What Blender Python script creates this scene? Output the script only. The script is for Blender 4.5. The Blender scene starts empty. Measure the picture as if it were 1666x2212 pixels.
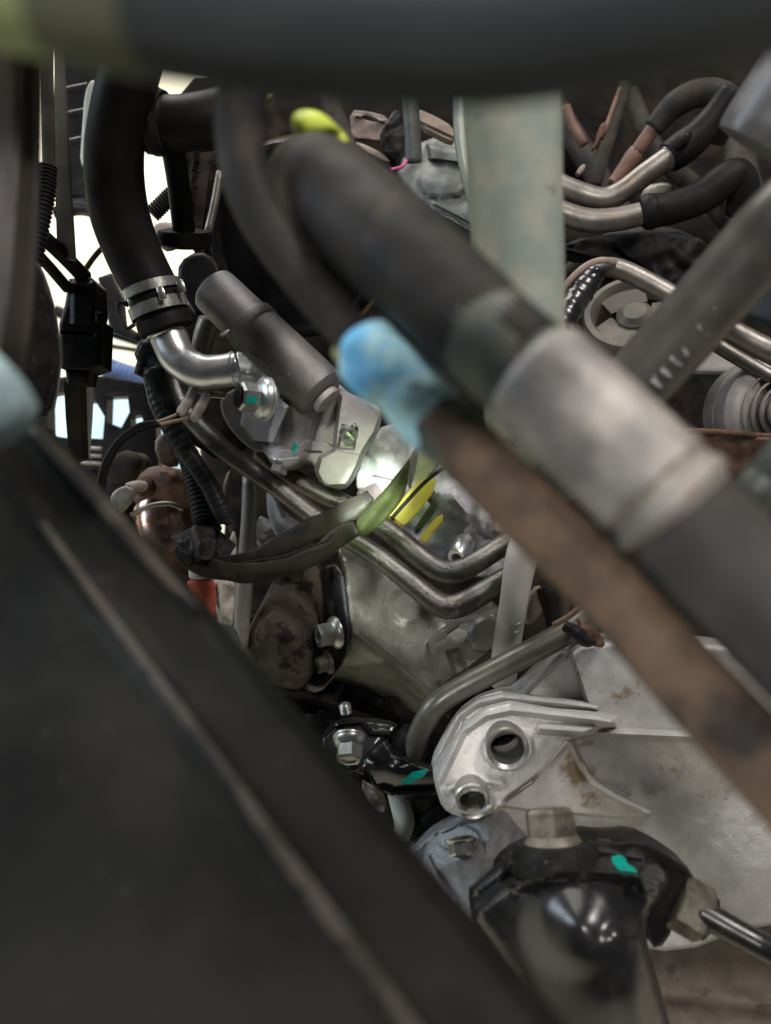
import bpy, math, random
import numpy as np
from mathutils import Vector, geometry, noise as mnoise

random.seed(7)
scn = bpy.context.scene
COL = scn.collection

# ---------------------------------------------------------------- camera
CAM = Vector((0.0, 0.0, 1.05))
PITCH = math.radians(45)
FWD = Vector((0, math.cos(PITCH), -math.sin(PITCH)))
UP = Vector((0, math.sin(PITCH), math.cos(PITCH)))
RT = Vector((1, 0, 0))
FPX, CX, CY = 1667.0, 833.0, 1106.0
cd = bpy.data.cameras.new('camera')
cam = bpy.data.objects.new('camera', cd)
COL.objects.link(cam)
cam.location = CAM
cam.rotation_euler = (math.radians(90) - PITCH, 0, 0)
cd.sensor_fit = 'VERTICAL'
cd.sensor_height = 36.0
cd.lens = 36.0 * FPX / 2212.0
cd.clip_start = 0.01
cd.clip_end = 60.0
cd.dof.use_dof = True
cd.dof.focus_distance = 0.50
cd.dof.aperture_fstop = 6.8
scn.camera = cam

# ---------------------------------------------------------------- light
w = bpy.data.worlds.new('World')
scn.world = w
w.use_nodes = True
w.node_tree.nodes['Background'].inputs[0].default_value = (0.86, 0.93, 1.0, 1)
w.node_tree.nodes['Background'].inputs[1].default_value = 0.05
scn.view_settings.view_transform = 'Standard'
scn.view_settings.look = 'None'
scn.view_settings.exposure = 0.0
scn.view_settings.gamma = 1.0

def area(name, loc, target, size, power, color, sy=None):
    l = bpy.data.lights.new(name, 'AREA')
    l.shape = 'RECTANGLE'
    l.size = size
    l.size_y = sy or size
    l.energy = power
    l.color = color
    o = bpy.data.objects.new(name, l)
    COL.objects.link(o)
    o.location = loc
    d = Vector(target) - Vector(loc)
    o.rotation_euler = d.to_track_quat('-Z', 'Y').to_euler()
    o['kind'] = 'helper'
    return o

MID = (0.0, 0.36, 0.70)
area('shop_light', (0.75, 0.62, 2.5), MID, 0.6, 32, (1.0, 0.95, 0.90), 0.3)
area('shop_light', (-0.35, -0.65, 2.6), MID, 0.2, 24, (1.0, 0.95, 0.90), 0.2)
area('doorway_light', (-2.4, 0.9, 1.7), MID, 0.9, 34, (0.76, 0.89, 1.0), 1.0)
area('yard_light', (-1.2, 3.6, 3.0), (-1.2, 3.0, 0.0), 2.6, 210, (1.0, 0.97, 0.90), 2.6)

def P(x, y, d):
    return CAM + FWD * d + RT * ((x - CX) / FPX * d) - UP * ((y - CY) / FPX * d)

def V(r, dn, tw):
    return (RT * r - UP * dn - FWD * tw)

def px(n, d):
    return n * d / FPX

def torch(energy, deg, color, blend):
    sl = bpy.data.lights.new('torch_beam', 'SPOT')
    sl.energy = energy
    sl.color = color
    sl.spot_size = math.radians(deg)
    sl.spot_blend = blend
    sl.shadow_soft_size = 0.005
    so = bpy.data.objects.new('torch_beam', sl)
    COL.objects.link(so)
    so.location = CAM + RT * -0.03 + UP * -0.035 - FWD * 0.03
    so.rotation_euler = (P(818, 1060, 0.55) - so.location).to_track_quat('-Z', 'Y').to_euler()
    so['kind'] = 'helper'

torch(70, 5.2, (0.86, 1.0, 0.84), 0.8)
torch(6, 12, (0.70, 1.0, 0.34), 1.0)

# ---------------------------------------------------------------- materials
def M(name, c1, c2=None, rough=0.5, metal=0.0, scale=60, detail=5, lo=0.35, hi=0.65, bump=0.15, bscale=600,
      speck=None, sscale=350, sthr=0.62, stain=None, stscale=25, stthr=0.58, rvar=0.15, coat=0.0, trans=0.0, aniso=None, spec=None):
    m = bpy.data.materials.new(name)
    m.use_nodes = True
    nt = m.node_tree
    N, L = nt.nodes, nt.links
    b = N['Principled BSDF']
    b.inputs['Metallic'].default_value = metal
    b.inputs['Coat Weight'].default_value = coat
    b.inputs['Coat Roughness'].default_value = 0.12
    if trans:
        b.inputs['Transmission Weight'].default_value = trans
    if spec is None and metal == 0 and not coat:
        spec = 0.08
    if spec is not None:
        b.inputs['Specular IOR Level'].default_value = spec
    tc = N.new('ShaderNodeTexCoord')
    src = tc.outputs['Object']
    if aniso:
        mp = N.new('ShaderNodeMapping')
        mp.inputs['Scale'].default_value = aniso
        L.new(src, mp.inputs[0])
        src = mp.outputs[0]
    def nz(s, det=5, rg=0.6):
        n = N.new('ShaderNodeTexNoise')
        n.inputs['Scale'].default_value = s
        n.inputs['Detail'].default_value = det
        n.inputs['Roughness'].default_value = rg
        L.new(src, n.inputs['Vector'])
        return n.outputs[0]
    def ramp(s, a, c):
        r = N.new('ShaderNodeMapRange')
        r.interpolation_type = 'SMOOTHSTEP'
        r.inputs[1].default_value = a
        r.inputs[2].default_value = c
        L.new(s, r.inputs[0])
        return r.outputs[0]
    def mix(f, a, c):
        x = N.new('ShaderNodeMix')
        x.data_type = 'RGBA'
        L.new(f, x.inputs[0])
        if isinstance(a, tuple):
            x.inputs[6].default_value = (*a, 1)
        else:
            L.new(a, x.inputs[6])
        x.inputs[7].default_value = (*c, 1)
        return x.outputs[2]
    base = nz(scale, detail)
    col = mix(ramp(base, lo, hi), tuple(c1), tuple(c2 or [v * 0.7 for v in c1]))
    if stain:
        col = mix(ramp(nz(stscale, 7, 0.65), stthr, stthr + 0.09), col, tuple(stain))
    if speck:
        col = mix(ramp(nz(sscale, 3, 0.5), sthr, sthr + 0.06), col, tuple(speck))
    L.new(col, b.inputs['Base Color'])
    rr = N.new('ShaderNodeMapRange')
    rr.inputs[3].default_value = max(0.03, rough - rvar)
    rr.inputs[4].default_value = min(1, rough + rvar)
    L.new(nz(scale * 2.3, 4), rr.inputs[0])
    L.new(rr.outputs[0], b.inputs['Roughness'])
    if bump:
        bp = N.new('ShaderNodeBump')
        bp.inputs['Strength'].default_value = bump
        bp.inputs['Distance'].default_value = 0.001
        L.new(nz(bscale, 4), bp.inputs['Height'])
        L.new(bp.outputs[0], b.inputs['Normal'])
    return m

MT = dict(
    rubber=M('black_rubber', (0.008, 0.0078, 0.0085), (0.014, 0.013, 0.013), 0.5, scale=45, bump=0.12, speck=(0.02, 0.019, 0.018), sscale=220, sthr=0.68),
    rubber_dusty=M('dusty_rubber', (0.026, 0.024, 0.023), (0.05, 0.042, 0.035), 0.6, scale=60, bump=0.12),
    hose_grey=M('grey_hose', (0.052, 0.049, 0.048), (0.085, 0.078, 0.072), 0.55, scale=40, bump=0.08),
    hose_near=M('hose_rubber', (0.016, 0.0155, 0.016), (0.028, 0.025, 0.023), 0.55, scale=50, bump=0.1, stain=(0.042, 0.034, 0.028), stscale=45, stthr=0.55),
    hose_pale=M('pale_green_hose', (0.22, 0.26, 0.235), (0.30, 0.31, 0.265), 0.5, scale=70, bump=0.05, stain=(0.17, 0.165, 0.16), stscale=50),
    hose_light=M('light_grey_hose', (0.42, 0.40, 0.375), (0.48, 0.46, 0.43), 0.55, scale=60, bump=0.06),
    plastic=M('black_plastic', (0.008, 0.008, 0.0095), (0.014, 0.0135, 0.0135), 0.4, scale=80, bump=0.08),
    panel=M('dark_panel_paint', (0.006, 0.0064, 0.0062), (0.012, 0.0115, 0.0105), 0.45, scale=25, bump=0.03, speck=(0.03, 0.03, 0.028), sscale=170, sthr=0.70, spec=0.04),
    panel_lip=M('painted_edge_highlight', (0.055, 0.047, 0.039), (0.022, 0.02, 0.018), 0.45, scale=60, bump=0.03),  # lighter tone that paints the light caught by lip and bead
    bar=M('crossbar_paint', (0.05, 0.057, 0.065), (0.065, 0.071, 0.078), 0.45, scale=30, bump=0.03),
    green=M('painted_green_glow', (0.36, 0.43, 0.20), (0.40, 0.46, 0.25), 0.5, scale=40, bump=0),  # green light on the crossbar, put into the colour
    lime=M('lime_plastic', (0.36, 0.46, 0.05), (0.42, 0.5, 0.08), 0.4, scale=60, bump=0.02),
    pale_blue=M('painted_sky_light', (0.36, 0.48, 0.50), (0.20, 0.26, 0.28), 0.4, scale=40, bump=0),  # sky light on the rail end, given as a surface colour
    grey_plate=M('grey_side_paint', (0.062, 0.055, 0.05), (0.04, 0.036, 0.034), 0.5, scale=30, bump=0.03),
    alu=M('cast_aluminium', (0.58, 0.555, 0.525), (0.46, 0.435, 0.405), 0.42, 0.4, scale=55, bump=0.4, bscale=1100, speck=(0.2, 0.17, 0.14), sscale=600, sthr=0.70, stain=(0.30, 0.24, 0.17), stscale=30, stthr=0.63),
    alu_rough=M('corroded_aluminium', (0.59, 0.58, 0.57), (0.48, 0.47, 0.46), 0.44, 0.4, scale=70, detail=7, bump=0.55, bscale=800, speck=(0.24, 0.21, 0.18), sscale=480, sthr=0.69, stain=(0.29, 0.22, 0.15), stscale=26, stthr=0.575),
    alu_white=M('white_corrosion', (0.62, 0.64, 0.66), (0.30, 0.30, 0.30), 0.7, 0.1, scale=220, bump=0.9, bscale=900),
    alu_pump=M('grey_cast_alloy', (0.33, 0.315, 0.32), (0.39, 0.375, 0.375), 0.46, 0.3, scale=70, bump=0.45, bscale=1300, speck=(0.2, 0.12, 0.07), sscale=130, sthr=0.74),
    alu_dark=M('dark_cast_alloy', (0.115, 0.11, 0.112), (0.15, 0.141, 0.14), 0.42, 0.4, scale=70, bump=0.35, bscale=1300, speck=(0.34, 0.32, 0.31), sscale=260, sthr=0.74),
    alu_case=M('oily_alloy', (0.155, 0.16, 0.135), (0.22, 0.22, 0.19), 0.36, 0.4, scale=38, bump=0.3, bscale=900, speck=(0.08, 0.07, 0.045), sscale=650, sthr=0.64, stain=(0.11, 0.11, 0.08), stscale=70, stthr=0.58),
    alu_smooth=M('smooth_alloy', (0.34, 0.345, 0.36), (0.22, 0.22, 0.23), 0.5, 0.2, scale=70, bump=0.5, bscale=600, speck=(0.10, 0.095, 0.09), sscale=420, sthr=0.68, stain=(0.2, 0.19, 0.18), stscale=45),
    zinc=M('zinc_plating', (0.50, 0.51, 0.52), (0.60, 0.61, 0.62), 0.32, 0.9, scale=70, bump=0.06, bscale=300, stain=(0.10, 0.075, 0.06), stscale=60, stthr=0.66),
    chrome=M('bright_plating', (0.50, 0.52, 0.52), (0.42, 0.44, 0.44), 0.36, 0.75, scale=120, bump=0),
    bolt=M('bolt_steel', (0.42, 0.42, 0.39), (0.30, 0.295, 0.27), 0.34, 0.8, scale=160, bump=0.15, speck=(0.18, 0.12, 0.08), sscale=250, sthr=0.66),
    bolt_black=M('black_bolt_face', (0.012, 0.012, 0.014), None, 0.15, 0.0, scale=90, bump=0.02),
    tube=M('grimy_steel_tube', (0.10, 0.096, 0.09), (0.16, 0.15, 0.14), 0.36, 0.75, scale=50, bump=0.3, bscale=900, speck=(0.06, 0.05, 0.045), sscale=500, sthr=0.62, stain=(0.07, 0.062, 0.055), stscale=40, stthr=0.52),
    pipe=M('dull_alloy_pipe', (0.21, 0.195, 0.18), (0.14, 0.128, 0.115), 0.44, 0.75, scale=60, bump=0.15, stain=(0.19, 0.14, 0.11), stscale=50),
    crimp=M('crimp_sleeve_alloy', (0.17, 0.16, 0.155), (0.34, 0.31, 0.28), 0.55, 0.3, scale=60, bump=0.4, bscale=300, stain=(0.26, 0.17, 0.11), stscale=60, stthr=0.58),
    crimp_green=M('pale_ferrule', (0.20, 0.235, 0.225), (0.27, 0.28, 0.22), 0.45, 0.3, scale=70, bump=0.03),
    brown=M('brown_dusty_hose', (0.17, 0.115, 0.078), (0.075, 0.056, 0.045), 0.55, scale=60, bump=0.3, bscale=300, stain=(0.035, 0.032, 0.032), stscale=42, stthr=0.54),
    blue=M('blue_tape', (0.20, 0.58, 0.92), (0.60, 0.93, 0.98), 0.4, scale=60, lo=0.40, hi=0.56, bump=0.05, stain=(0.20, 0.16, 0.10), stscale=90, stthr=0.57, speck=(0.03, 0.10, 0.45), sscale=80, sthr=0.66),
    olive=M('olive_plastic', (0.24, 0.24, 0.11), (0.30, 0.29, 0.14), 0.5, scale=60, bump=0.02),
    sleeve=M('black_vinyl_sleeve', (0.012, 0.0115, 0.0105), (0.032, 0.027, 0.022), 0.38, scale=50, bump=0.35, bscale=260),
    leaf=M('olive_vinyl', (0.048, 0.056, 0.022), (0.03, 0.034, 0.015), 0.42, scale=50, bump=0.05),
    tape=M('harness_tape', (0.014, 0.014, 0.0155), (0.028, 0.027, 0.026), 0.34, scale=90, bump=0.3, bscale=300),
    rust=M('rusty_iron', (0.10, 0.052, 0.04), (0.16, 0.085, 0.06), 0.65, 0.1, scale=70, bump=0.4),
    rust_orange=M('orange_rust', (0.135, 0.075, 0.048), (0.07, 0.042, 0.03), 0.75, scale=130, bump=0.6),
    copper=M('heat_tinted_steel', (0.50, 0.30, 0.22), (0.33, 0.26, 0.27), 0.24, 0.9, scale=45, bump=0.08),
    red=M('red_tube', (0.40, 0.085, 0.045), (0.28, 0.07, 0.045), 0.45, scale=60, bump=0.05),
    white_cap=M('worn_white_cap', (0.42, 0.39, 0.35), (0.28, 0.25, 0.22), 0.5, scale=120, bump=0.2),
    dirt=M('dirty_rubber_cover', (0.062, 0.051, 0.042), (0.095, 0.076, 0.06), 0.7, scale=55, bump=0.6, bscale=500, stain=(0.022, 0.019, 0.017), stscale=60, stthr=0.50),
    grime=M('oily_black_iron', (0.010, 0.0095, 0.0095), (0.02, 0.018, 0.017), 0.38, scale=40, bump=0.6, bscale=350, speck=(0.07, 0.06, 0.05), sscale=220, sthr=0.66),
    brownwall=M('brown_dirty_floor_pan', (0.085, 0.068, 0.055), (0.12, 0.098, 0.08), 0.7, scale=40, bump=0.3, stain=(0.055, 0.045, 0.038), stscale=30),
    gloss=M('gloss_black_paint', (0.010, 0.010, 0.011), (0.016, 0.015, 0.015), 0.28, scale=60, bump=0.03, bscale=300, rvar=0.12, spec=0.5, stain=(0.03, 0.024, 0.02), stscale=30, stthr=0.58),
    gloss_clean=M('shiny_black_paint', (0.009, 0.009, 0.011), (0.013, 0.012, 0.014), 0.22, scale=60, bump=0, rvar=0.06, spec=0.6),
    teal=M('teal_paint_mark', (0.0, 0.36, 0.28), (0.02, 0.26, 0.20), 0.4, scale=300, bump=0.2, stain=(0.05, 0.12, 0.10), stscale=160, stthr=0.6),
    nut=M('grey_olive_steel', (0.13, 0.12, 0.09), (0.06, 0.055, 0.045), 0.45, 0.4, scale=90, bump=0.2),
    green_dim=M('painted_dim_glow', (0.125, 0.14, 0.098), (0.14, 0.152, 0.105), 0.5, scale=40, bump=0),  # the same green light fading out, painted as a duller tone
    yellow=M('yellow_plastic', (0.34, 0.31, 0.05), (0.38, 0.27, 0.06), 0.45, scale=160, bump=0.2, stain=(0.16, 0.14, 0.06), stscale=110, stthr=0.58),
    beige=M('beige_plated_pulley', (0.125, 0.114, 0.10), (0.09, 0.081, 0.07), 0.5, 0.2, scale=50, bump=0.06),
    tan=M('tan_dusty_metal', (0.22, 0.165, 0.13), (0.15, 0.112, 0.09), 0.6, 0.1, scale=70, bump=0.15),
    pink=M('pinkish_dust_bracket', (0.14, 0.095, 0.078), (0.08, 0.058, 0.05), 0.6, 0.1, scale=90, bump=0.3),
    strip=M('dull_grey_strip', (0.26, 0.245, 0.215), (0.20, 0.19, 0.17), 0.42, 0.4, scale=60, bump=0.08),
    greycast=M('green_grey_casting', (0.085, 0.092, 0.086), (0.055, 0.06, 0.056), 0.5, 0.2, scale=60, bump=0.3),
    gold=M('brass_tinted_rim', (0.36, 0.26, 0.14), (0.24, 0.17, 0.10), 0.35, 0.7, scale=60, bump=0.03),
    floor=M('cream_floor_paint', (0.88, 0.82, 0.64), (0.80, 0.76, 0.60), 0.6, scale=2, bump=0),
    blue_hose=M('blue_conduit', (0.13, 0.20, 0.40), (0.10, 0.15, 0.30), 0.5, scale=60, bump=0.02),
    cyan_glint=M('painted_cyan_glint', (0.62, 0.86, 0.95), (0.55, 0.8, 0.92), 0.5, scale=6, bump=0),  # bluish glints of the floor, put into the colour
    bar_steel=M('dull_bar_paint', (0.085, 0.083, 0.07), (0.12, 0.115, 0.098), 0.36, 0.35, scale=60, bump=0.1),
    dirty_bolt=M('dirty_bolt_head', (0.20, 0.175, 0.14), (0.06, 0.052, 0.044), 0.5, 0.3, scale=80, bump=0.3),
    hose_tint=M('green_tinted_hose', (0.075, 0.085, 0.08), (0.13, 0.135, 0.105), 0.5, scale=50, bump=0.05),
    hose_satin=M('satin_grey_hose', (0.05, 0.047, 0.046), (0.085, 0.078, 0.072), 0.36, scale=40, bump=0.08, spec=0.35),
    ring_grey=M('dusty_grey_pulley', (0.16, 0.15, 0.148), (0.22, 0.205, 0.20), 0.5, 0.1, scale=50, bump=0.05),
    white_ink=M('white_ink', (0.34, 0.35, 0.38), (0.22, 0.22, 0.24), 0.6, scale=300, bump=0),
    green_ink=M('green_ink', (0.28, 0.55, 0.38), (0.22, 0.45, 0.32), 0.6, scale=300, bump=0),
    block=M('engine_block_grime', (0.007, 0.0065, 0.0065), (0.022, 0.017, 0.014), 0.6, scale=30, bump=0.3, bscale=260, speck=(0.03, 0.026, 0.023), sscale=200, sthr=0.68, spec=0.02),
    clear=M('cloudy_plastic', (0.45, 0.47, 0.42), (0.36, 0.38, 0.33), 0.35, scale=60, bump=0.05),
    cylinder=M('satin_grey_cylinder', (0.16, 0.16, 0.175), (0.18, 0.18, 0.185), 0.4, 0.6, scale=60, bump=0.02),
    copper_wire=M('bare_tan_wire', (0.26, 0.19, 0.14), (0.18, 0.14, 0.11), 0.5, scale=200, bump=0.2),
    magenta=M('pink_wire', (0.6, 0.10, 0.28), None, 0.5, scale=100, bump=0),
)

# ---------------------------------------------------------------- mesh helpers
def T(name, label, cat, loc, group=None):
    o = bpy.data.objects.new(name, None)
    COL.objects.link(o)
    o.location = P(*loc)
    o.empty_display_size = 0.01
    o['label'] = label
    o['category'] = cat
    if group:
        o['group'] = group
    return o

def tag(o, label, cat, group=None):
    o['label'] = label
    o['category'] = cat
    if group:
        o['group'] = group
    return o

def OBJ(name, verts, faces, mat, parent=None, smooth=True, angle=40):
    me = bpy.data.meshes.new(name)
    c = Vector((0, 0, 0))
    for v in verts:
        c += Vector(v)
    c /= len(verts)
    me.from_pydata([tuple(Vector(v) - c) for v in verts], [], faces)
    me.update()
    me.materials.append(MT[mat])
    if smooth:
        me.shade_smooth()
        me.set_sharp_from_angle(angle=math.radians(angle))
    o = bpy.data.objects.new(name, me)
    COL.objects.link(o)
    if parent is not None:
        o.parent = parent
        off = parent.location.copy()
        pp = parent.parent
        while pp is not None:
            off += pp.location
            pp = pp.parent
        o.location = c - off
    else:
        o.location = c
    return o

def crom(pts, n):
    pts = [np.array(p, float) for p in pts]
    if len(pts) == 2:
        return [pts[0] + (pts[1] - pts[0]) * i / n for i in range(n + 1)]
    e = [2 * pts[0] - pts[1]] + pts + [2 * pts[-1] - pts[-2]]
    out = []
    for i in range(1, len(e) - 2):
        for k in range(n):
            t = k / n
            a, b, c, d = e[i - 1], e[i], e[i + 1], e[i + 2]
            out.append(0.5 * (2 * b + (c - a) * t + (2 * a - 5 * b + 4 * c - d) * t * t + (3 * b - a - 3 * c + d) * t ** 3))
    out.append(pts[-1])
    return out

def tube(name, pts, r, mat, parent=None, sub=6, seg=14, ribs=0, amp=0.0, flat=1.0, jitter=0.0, round_end=True, wave=None):
    """swept tube: pts (x,y,depth[,radius px]); r default radius in px"""
    raw = []
    for p in pts:
        rp = p[3] if len(p) > 3 else r
        wp = P(*p[:3])
        raw.append((wp.x, wp.y, wp.z, px(rp, p[2])))
    if ribs:
        sub = max(sub, int(ribs * 4 / max(1, len(pts) - 1)))
    path = crom(raw, sub)
    n = len(path)
    C = [Vector(p[:3]) for p in path]
    R = [float(p[3]) for p in path]
    tang = []
    for i in range(n):
        t = C[min(n - 1, i + 1)] - C[max(0, i - 1)]
        tang.append(t.normalized())
    nrm = FWD - tang[0] * FWD.dot(tang[0])
    if nrm.length < 1e-4:
        nrm = RT.copy()
    nrm.normalize()
    verts, faces = [], []
    rings = []
    for i in range(n):
        nrm = (nrm - tang[i] * nrm.dot(tang[i])).normalized()
        bi = tang[i].cross(nrm)
        rr = R[i]
        if ribs:
            rr *= 1 + amp * math.cos(2 * math.pi * ribs * i / (n - 1))
        if wave:
            rr *= wave(i / (n - 1))
        ring = []
        for k in range(seg):
            a = 2 * math.pi * k / seg
            j = 1.0
            if jitter:
                q = C[i] * 90 + Vector((math.cos(a), math.sin(a), 0)) * 1.1
                j += jitter * mnoise.noise(q)
            verts.append(C[i] + (nrm * math.cos(a) * flat + bi * math.sin(a)) * rr * j)
            ring.append(len(verts) - 1)
        rings.append(ring)
    for i in range(n - 1):
        for k in range(seg):
            a, b = rings[i], rings[i + 1]
            faces.append((a[k], a[(k + 1) % seg], b[(k + 1) % seg], b[k]))
    for ring, c, t, rr in ((rings[0], C[0], -tang[0], R[0]), (rings[-1], C[-1], tang[-1], R[-1])):
        last = ring
        if round_end:
            mid = []
            for vi in ring:
                verts.append(c + (verts[vi] - c) * 0.82 + t * rr * 0.12)
                mid.append(len(verts) - 1)
            for k in range(seg):
                faces.append((ring[k], ring[(k + 1) % seg], mid[(k + 1) % seg], mid[k]) if ring is rings[-1] else (ring[(k + 1) % seg], ring[k], mid[k], mid[(k + 1) % seg]))
            last = mid
        faces.append(tuple(last) if ring is rings[-1] else tuple(reversed(last)))
    return OBJ(name, verts, faces, mat, parent, angle=60)

def lathe(name, base, axis, prof, mat, parent=None, seg=28, smooth=True, phase=0.0, angle=35, squash=1.0, closed=False):
    """prof: list of (t metres along axis, radius metres)"""
    b = base if isinstance(base, Vector) else P(*base)
    a = axis.normalized()
    u = a.cross(UP)
    if u.length < 0.05:
        u = a.cross(RT)
    u.normalize()
    v = a.cross(u)
    verts, faces = [], []
    rings = []
    for t, r in prof:
        ring = []
        for k in range(seg):
            an = 2 * math.pi * k / seg + phase
            verts.append(b + a * t + (u * math.cos(an) + v * math.sin(an) * squash) * r)
            ring.append(len(verts) - 1)
        rings.append(ring)
    m = len(rings)
    for i in range(m if closed else m - 1):
        A, B = rings[i], rings[(i + 1) % m]
        for k in range(seg):
            faces.append((A[k], A[(k + 1) % seg], B[(k + 1) % seg], B[k]))
    if not closed:
        faces.append(tuple(reversed(rings[0])))
        faces.append(tuple(rings[-1]))
    return OBJ(name, verts, faces, mat, parent, smooth, angle)

def bolt(parent, base, axis, rf, rh, lh, mat='bolt', washer=None, cup=True, names=('flange', 'hex_head')):
    """flange bolt at base (x,y,d): radii in px at that depth, length px"""
    d = base[2]
    s = d / FPX
    a = axis.normalized()
    b = P(*base)
    rf, rh, lh = rf * s, rh * s, lh * s
    t0 = 0.0
    if washer:
        lathe('washer', b - a * 0.0005, a, [(0, washer * s * 0.96), (0.0004, washer * s), (0.0016, washer * s), (0.002, washer * s * 0.95)], mat, parent, 28)
        t0 = 0.0015
    fl_ = lathe(names[0], b + a * t0, a, [(0, rf), (0.1 * lh, rf), (0.22 * lh, rf * 0.93), (0.34 * lh, rh * 0.98)], mat, parent, 28)
    prof = [(0.2 * lh, rh), (0.90 * lh, rh), (lh, rh * 0.86)]
    if cup:
        prof += [(lh * 0.99, rh * 0.62), (lh * 0.9, rh * 0.55)]
    return lathe(names[1], b + a * t0, a, prof, mat, parent if names[0] == 'flange' else fl_, 6, True, 0.3, 25)

def chaikin(pts, it):
    for _ in range(it):
        out = []
        n = len(pts)
        for i in range(n):
            a, b = pts[i], pts[(i + 1) % n]
            out.append((a[0] * .75 + b[0] * .25, a[1] * .75 + b[1] * .25))
            out.append((a[0] * .25 + b[0] * .75, a[1] * .25 + b[1] * .75))
        pts = out
    return pts

def resample(pts, step):
    out = []
    n = len(pts)
    for i in range(n):
        a, b = np.array(pts[i], float), np.array(pts[(i + 1) % n], float)
        k = max(1, int(round(np.linalg.norm(b - a) / step)))
        for j in range(k):
            out.append(tuple(a + (b - a) * j / k))
    return out

def inpoly(X, Y, poly):
    ins = np.zeros(X.shape, bool)
    n = len(poly)
    for i in range(n):
        x1, y1 = poly[i]
        x2, y2 = poly[(i + 1) % n]
        c = ((y1 > Y) != (y2 > Y))
        with np.errstate(divide='ignore', invalid='ignore'):
            xi = (x2 - x1) * (Y - y1) / (y2 - y1 + 1e-12) + x1
        ins ^= c & (X < xi)
    return ins

def segdist(X, Y, pts, closed=False):
    D = np.full(X.shape, 1e9)
    n = len(pts)
    for i in range(n if closed else n - 1):
        x1, y1 = pts[i][:2]
        x2, y2 = pts[(i + 1) % n][:2]
        dx, dy = x2 - x1, y2 - y1
        t = np.clip(((X - x1) * dx + (Y - y1) * dy) / (dx * dx + dy * dy + 1e-9), 0, 1)
        D = np.minimum(D, np.hypot(X - x1 - t * dx, Y - y1 - t * dy))
    return D

def tps(ctrl):
    c = np.array(ctrl, float)
    n = len(c)
    if n == 1:
        return lambda X, Y: np.full(X.shape, c[0, 2])
    if n == 2:
        v = c[1, :2] - c[0, :2]
        def f2(X, Y):
            t = ((X - c[0, 0]) * v[0] + (Y - c[0, 1]) * v[1]) / v.dot(v)
            return c[0, 2] + t * (c[1, 2] - c[0, 2])
        return f2
    S = 300.0
    q = c[:, :2] / S
    r = np.linalg.norm(q[:, None] - q[None], axis=2)
    K = np.where(r > 0, r * r * np.log(r + 1e-12), 0)
    A = np.zeros((n + 3, n + 3))
    A[:n, :n] = K + 1e-6 * np.eye(n)
    A[:n, n] = 1
    A[:n, n + 1:] = q
    A[n, :n] = 1
    A[n + 1:, :n] = q.T
    sol = np.linalg.lstsq(A, np.concatenate([c[:, 2], [0, 0, 0]]), rcond=None)[0]
    def f(X, Y):
        x, y = X / S, Y / S
        out = sol[n] + sol[n + 1] * x + sol[n + 2] * y
        for i in range(n):
            rr = np.hypot(x - q[i, 0], y - q[i, 1])
            out = out + sol[i] * np.where(rr > 0, rr * rr * np.log(rr + 1e-12), 0)
        return out
    return f

def facets(ctrl):
    """piecewise flat faces between the control points"""
    c = np.array(ctrl, float)
    _, _, fs, *_ = geometry.delaunay_2d_cdt([Vector((p[0], p[1])) for p in ctrl], [], [], 0, 1e-5)
    far = tps(ctrl)
    def f(X, Y):
        out = far(X, Y)
        for t in fs:
            a, b, d = (c[i] for i in t)
            det = (b[1] - d[1]) * (a[0] - d[0]) + (d[0] - b[0]) * (a[1] - d[1])
            if abs(det) < 1e-6:
                continue
            l1 = ((b[1] - d[1]) * (X - d[0]) + (d[0] - b[0]) * (Y - d[1])) / det
            l2 = ((d[1] - a[1]) * (X - d[0]) + (a[0] - d[0]) * (Y - d[1])) / det
            l3 = 1 - l1 - l2
            m = (l1 >= -1e-6) & (l2 >= -1e-6) & (l3 >= -1e-6)
            out = np.where(m, l1 * a[2] + l2 * b[2] + l3 * d[2], out)
        return out
    return f

def sstep(t):
    t = np.clip(t, 0, 1)
    return t * t * (3 - 2 * t)

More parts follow.
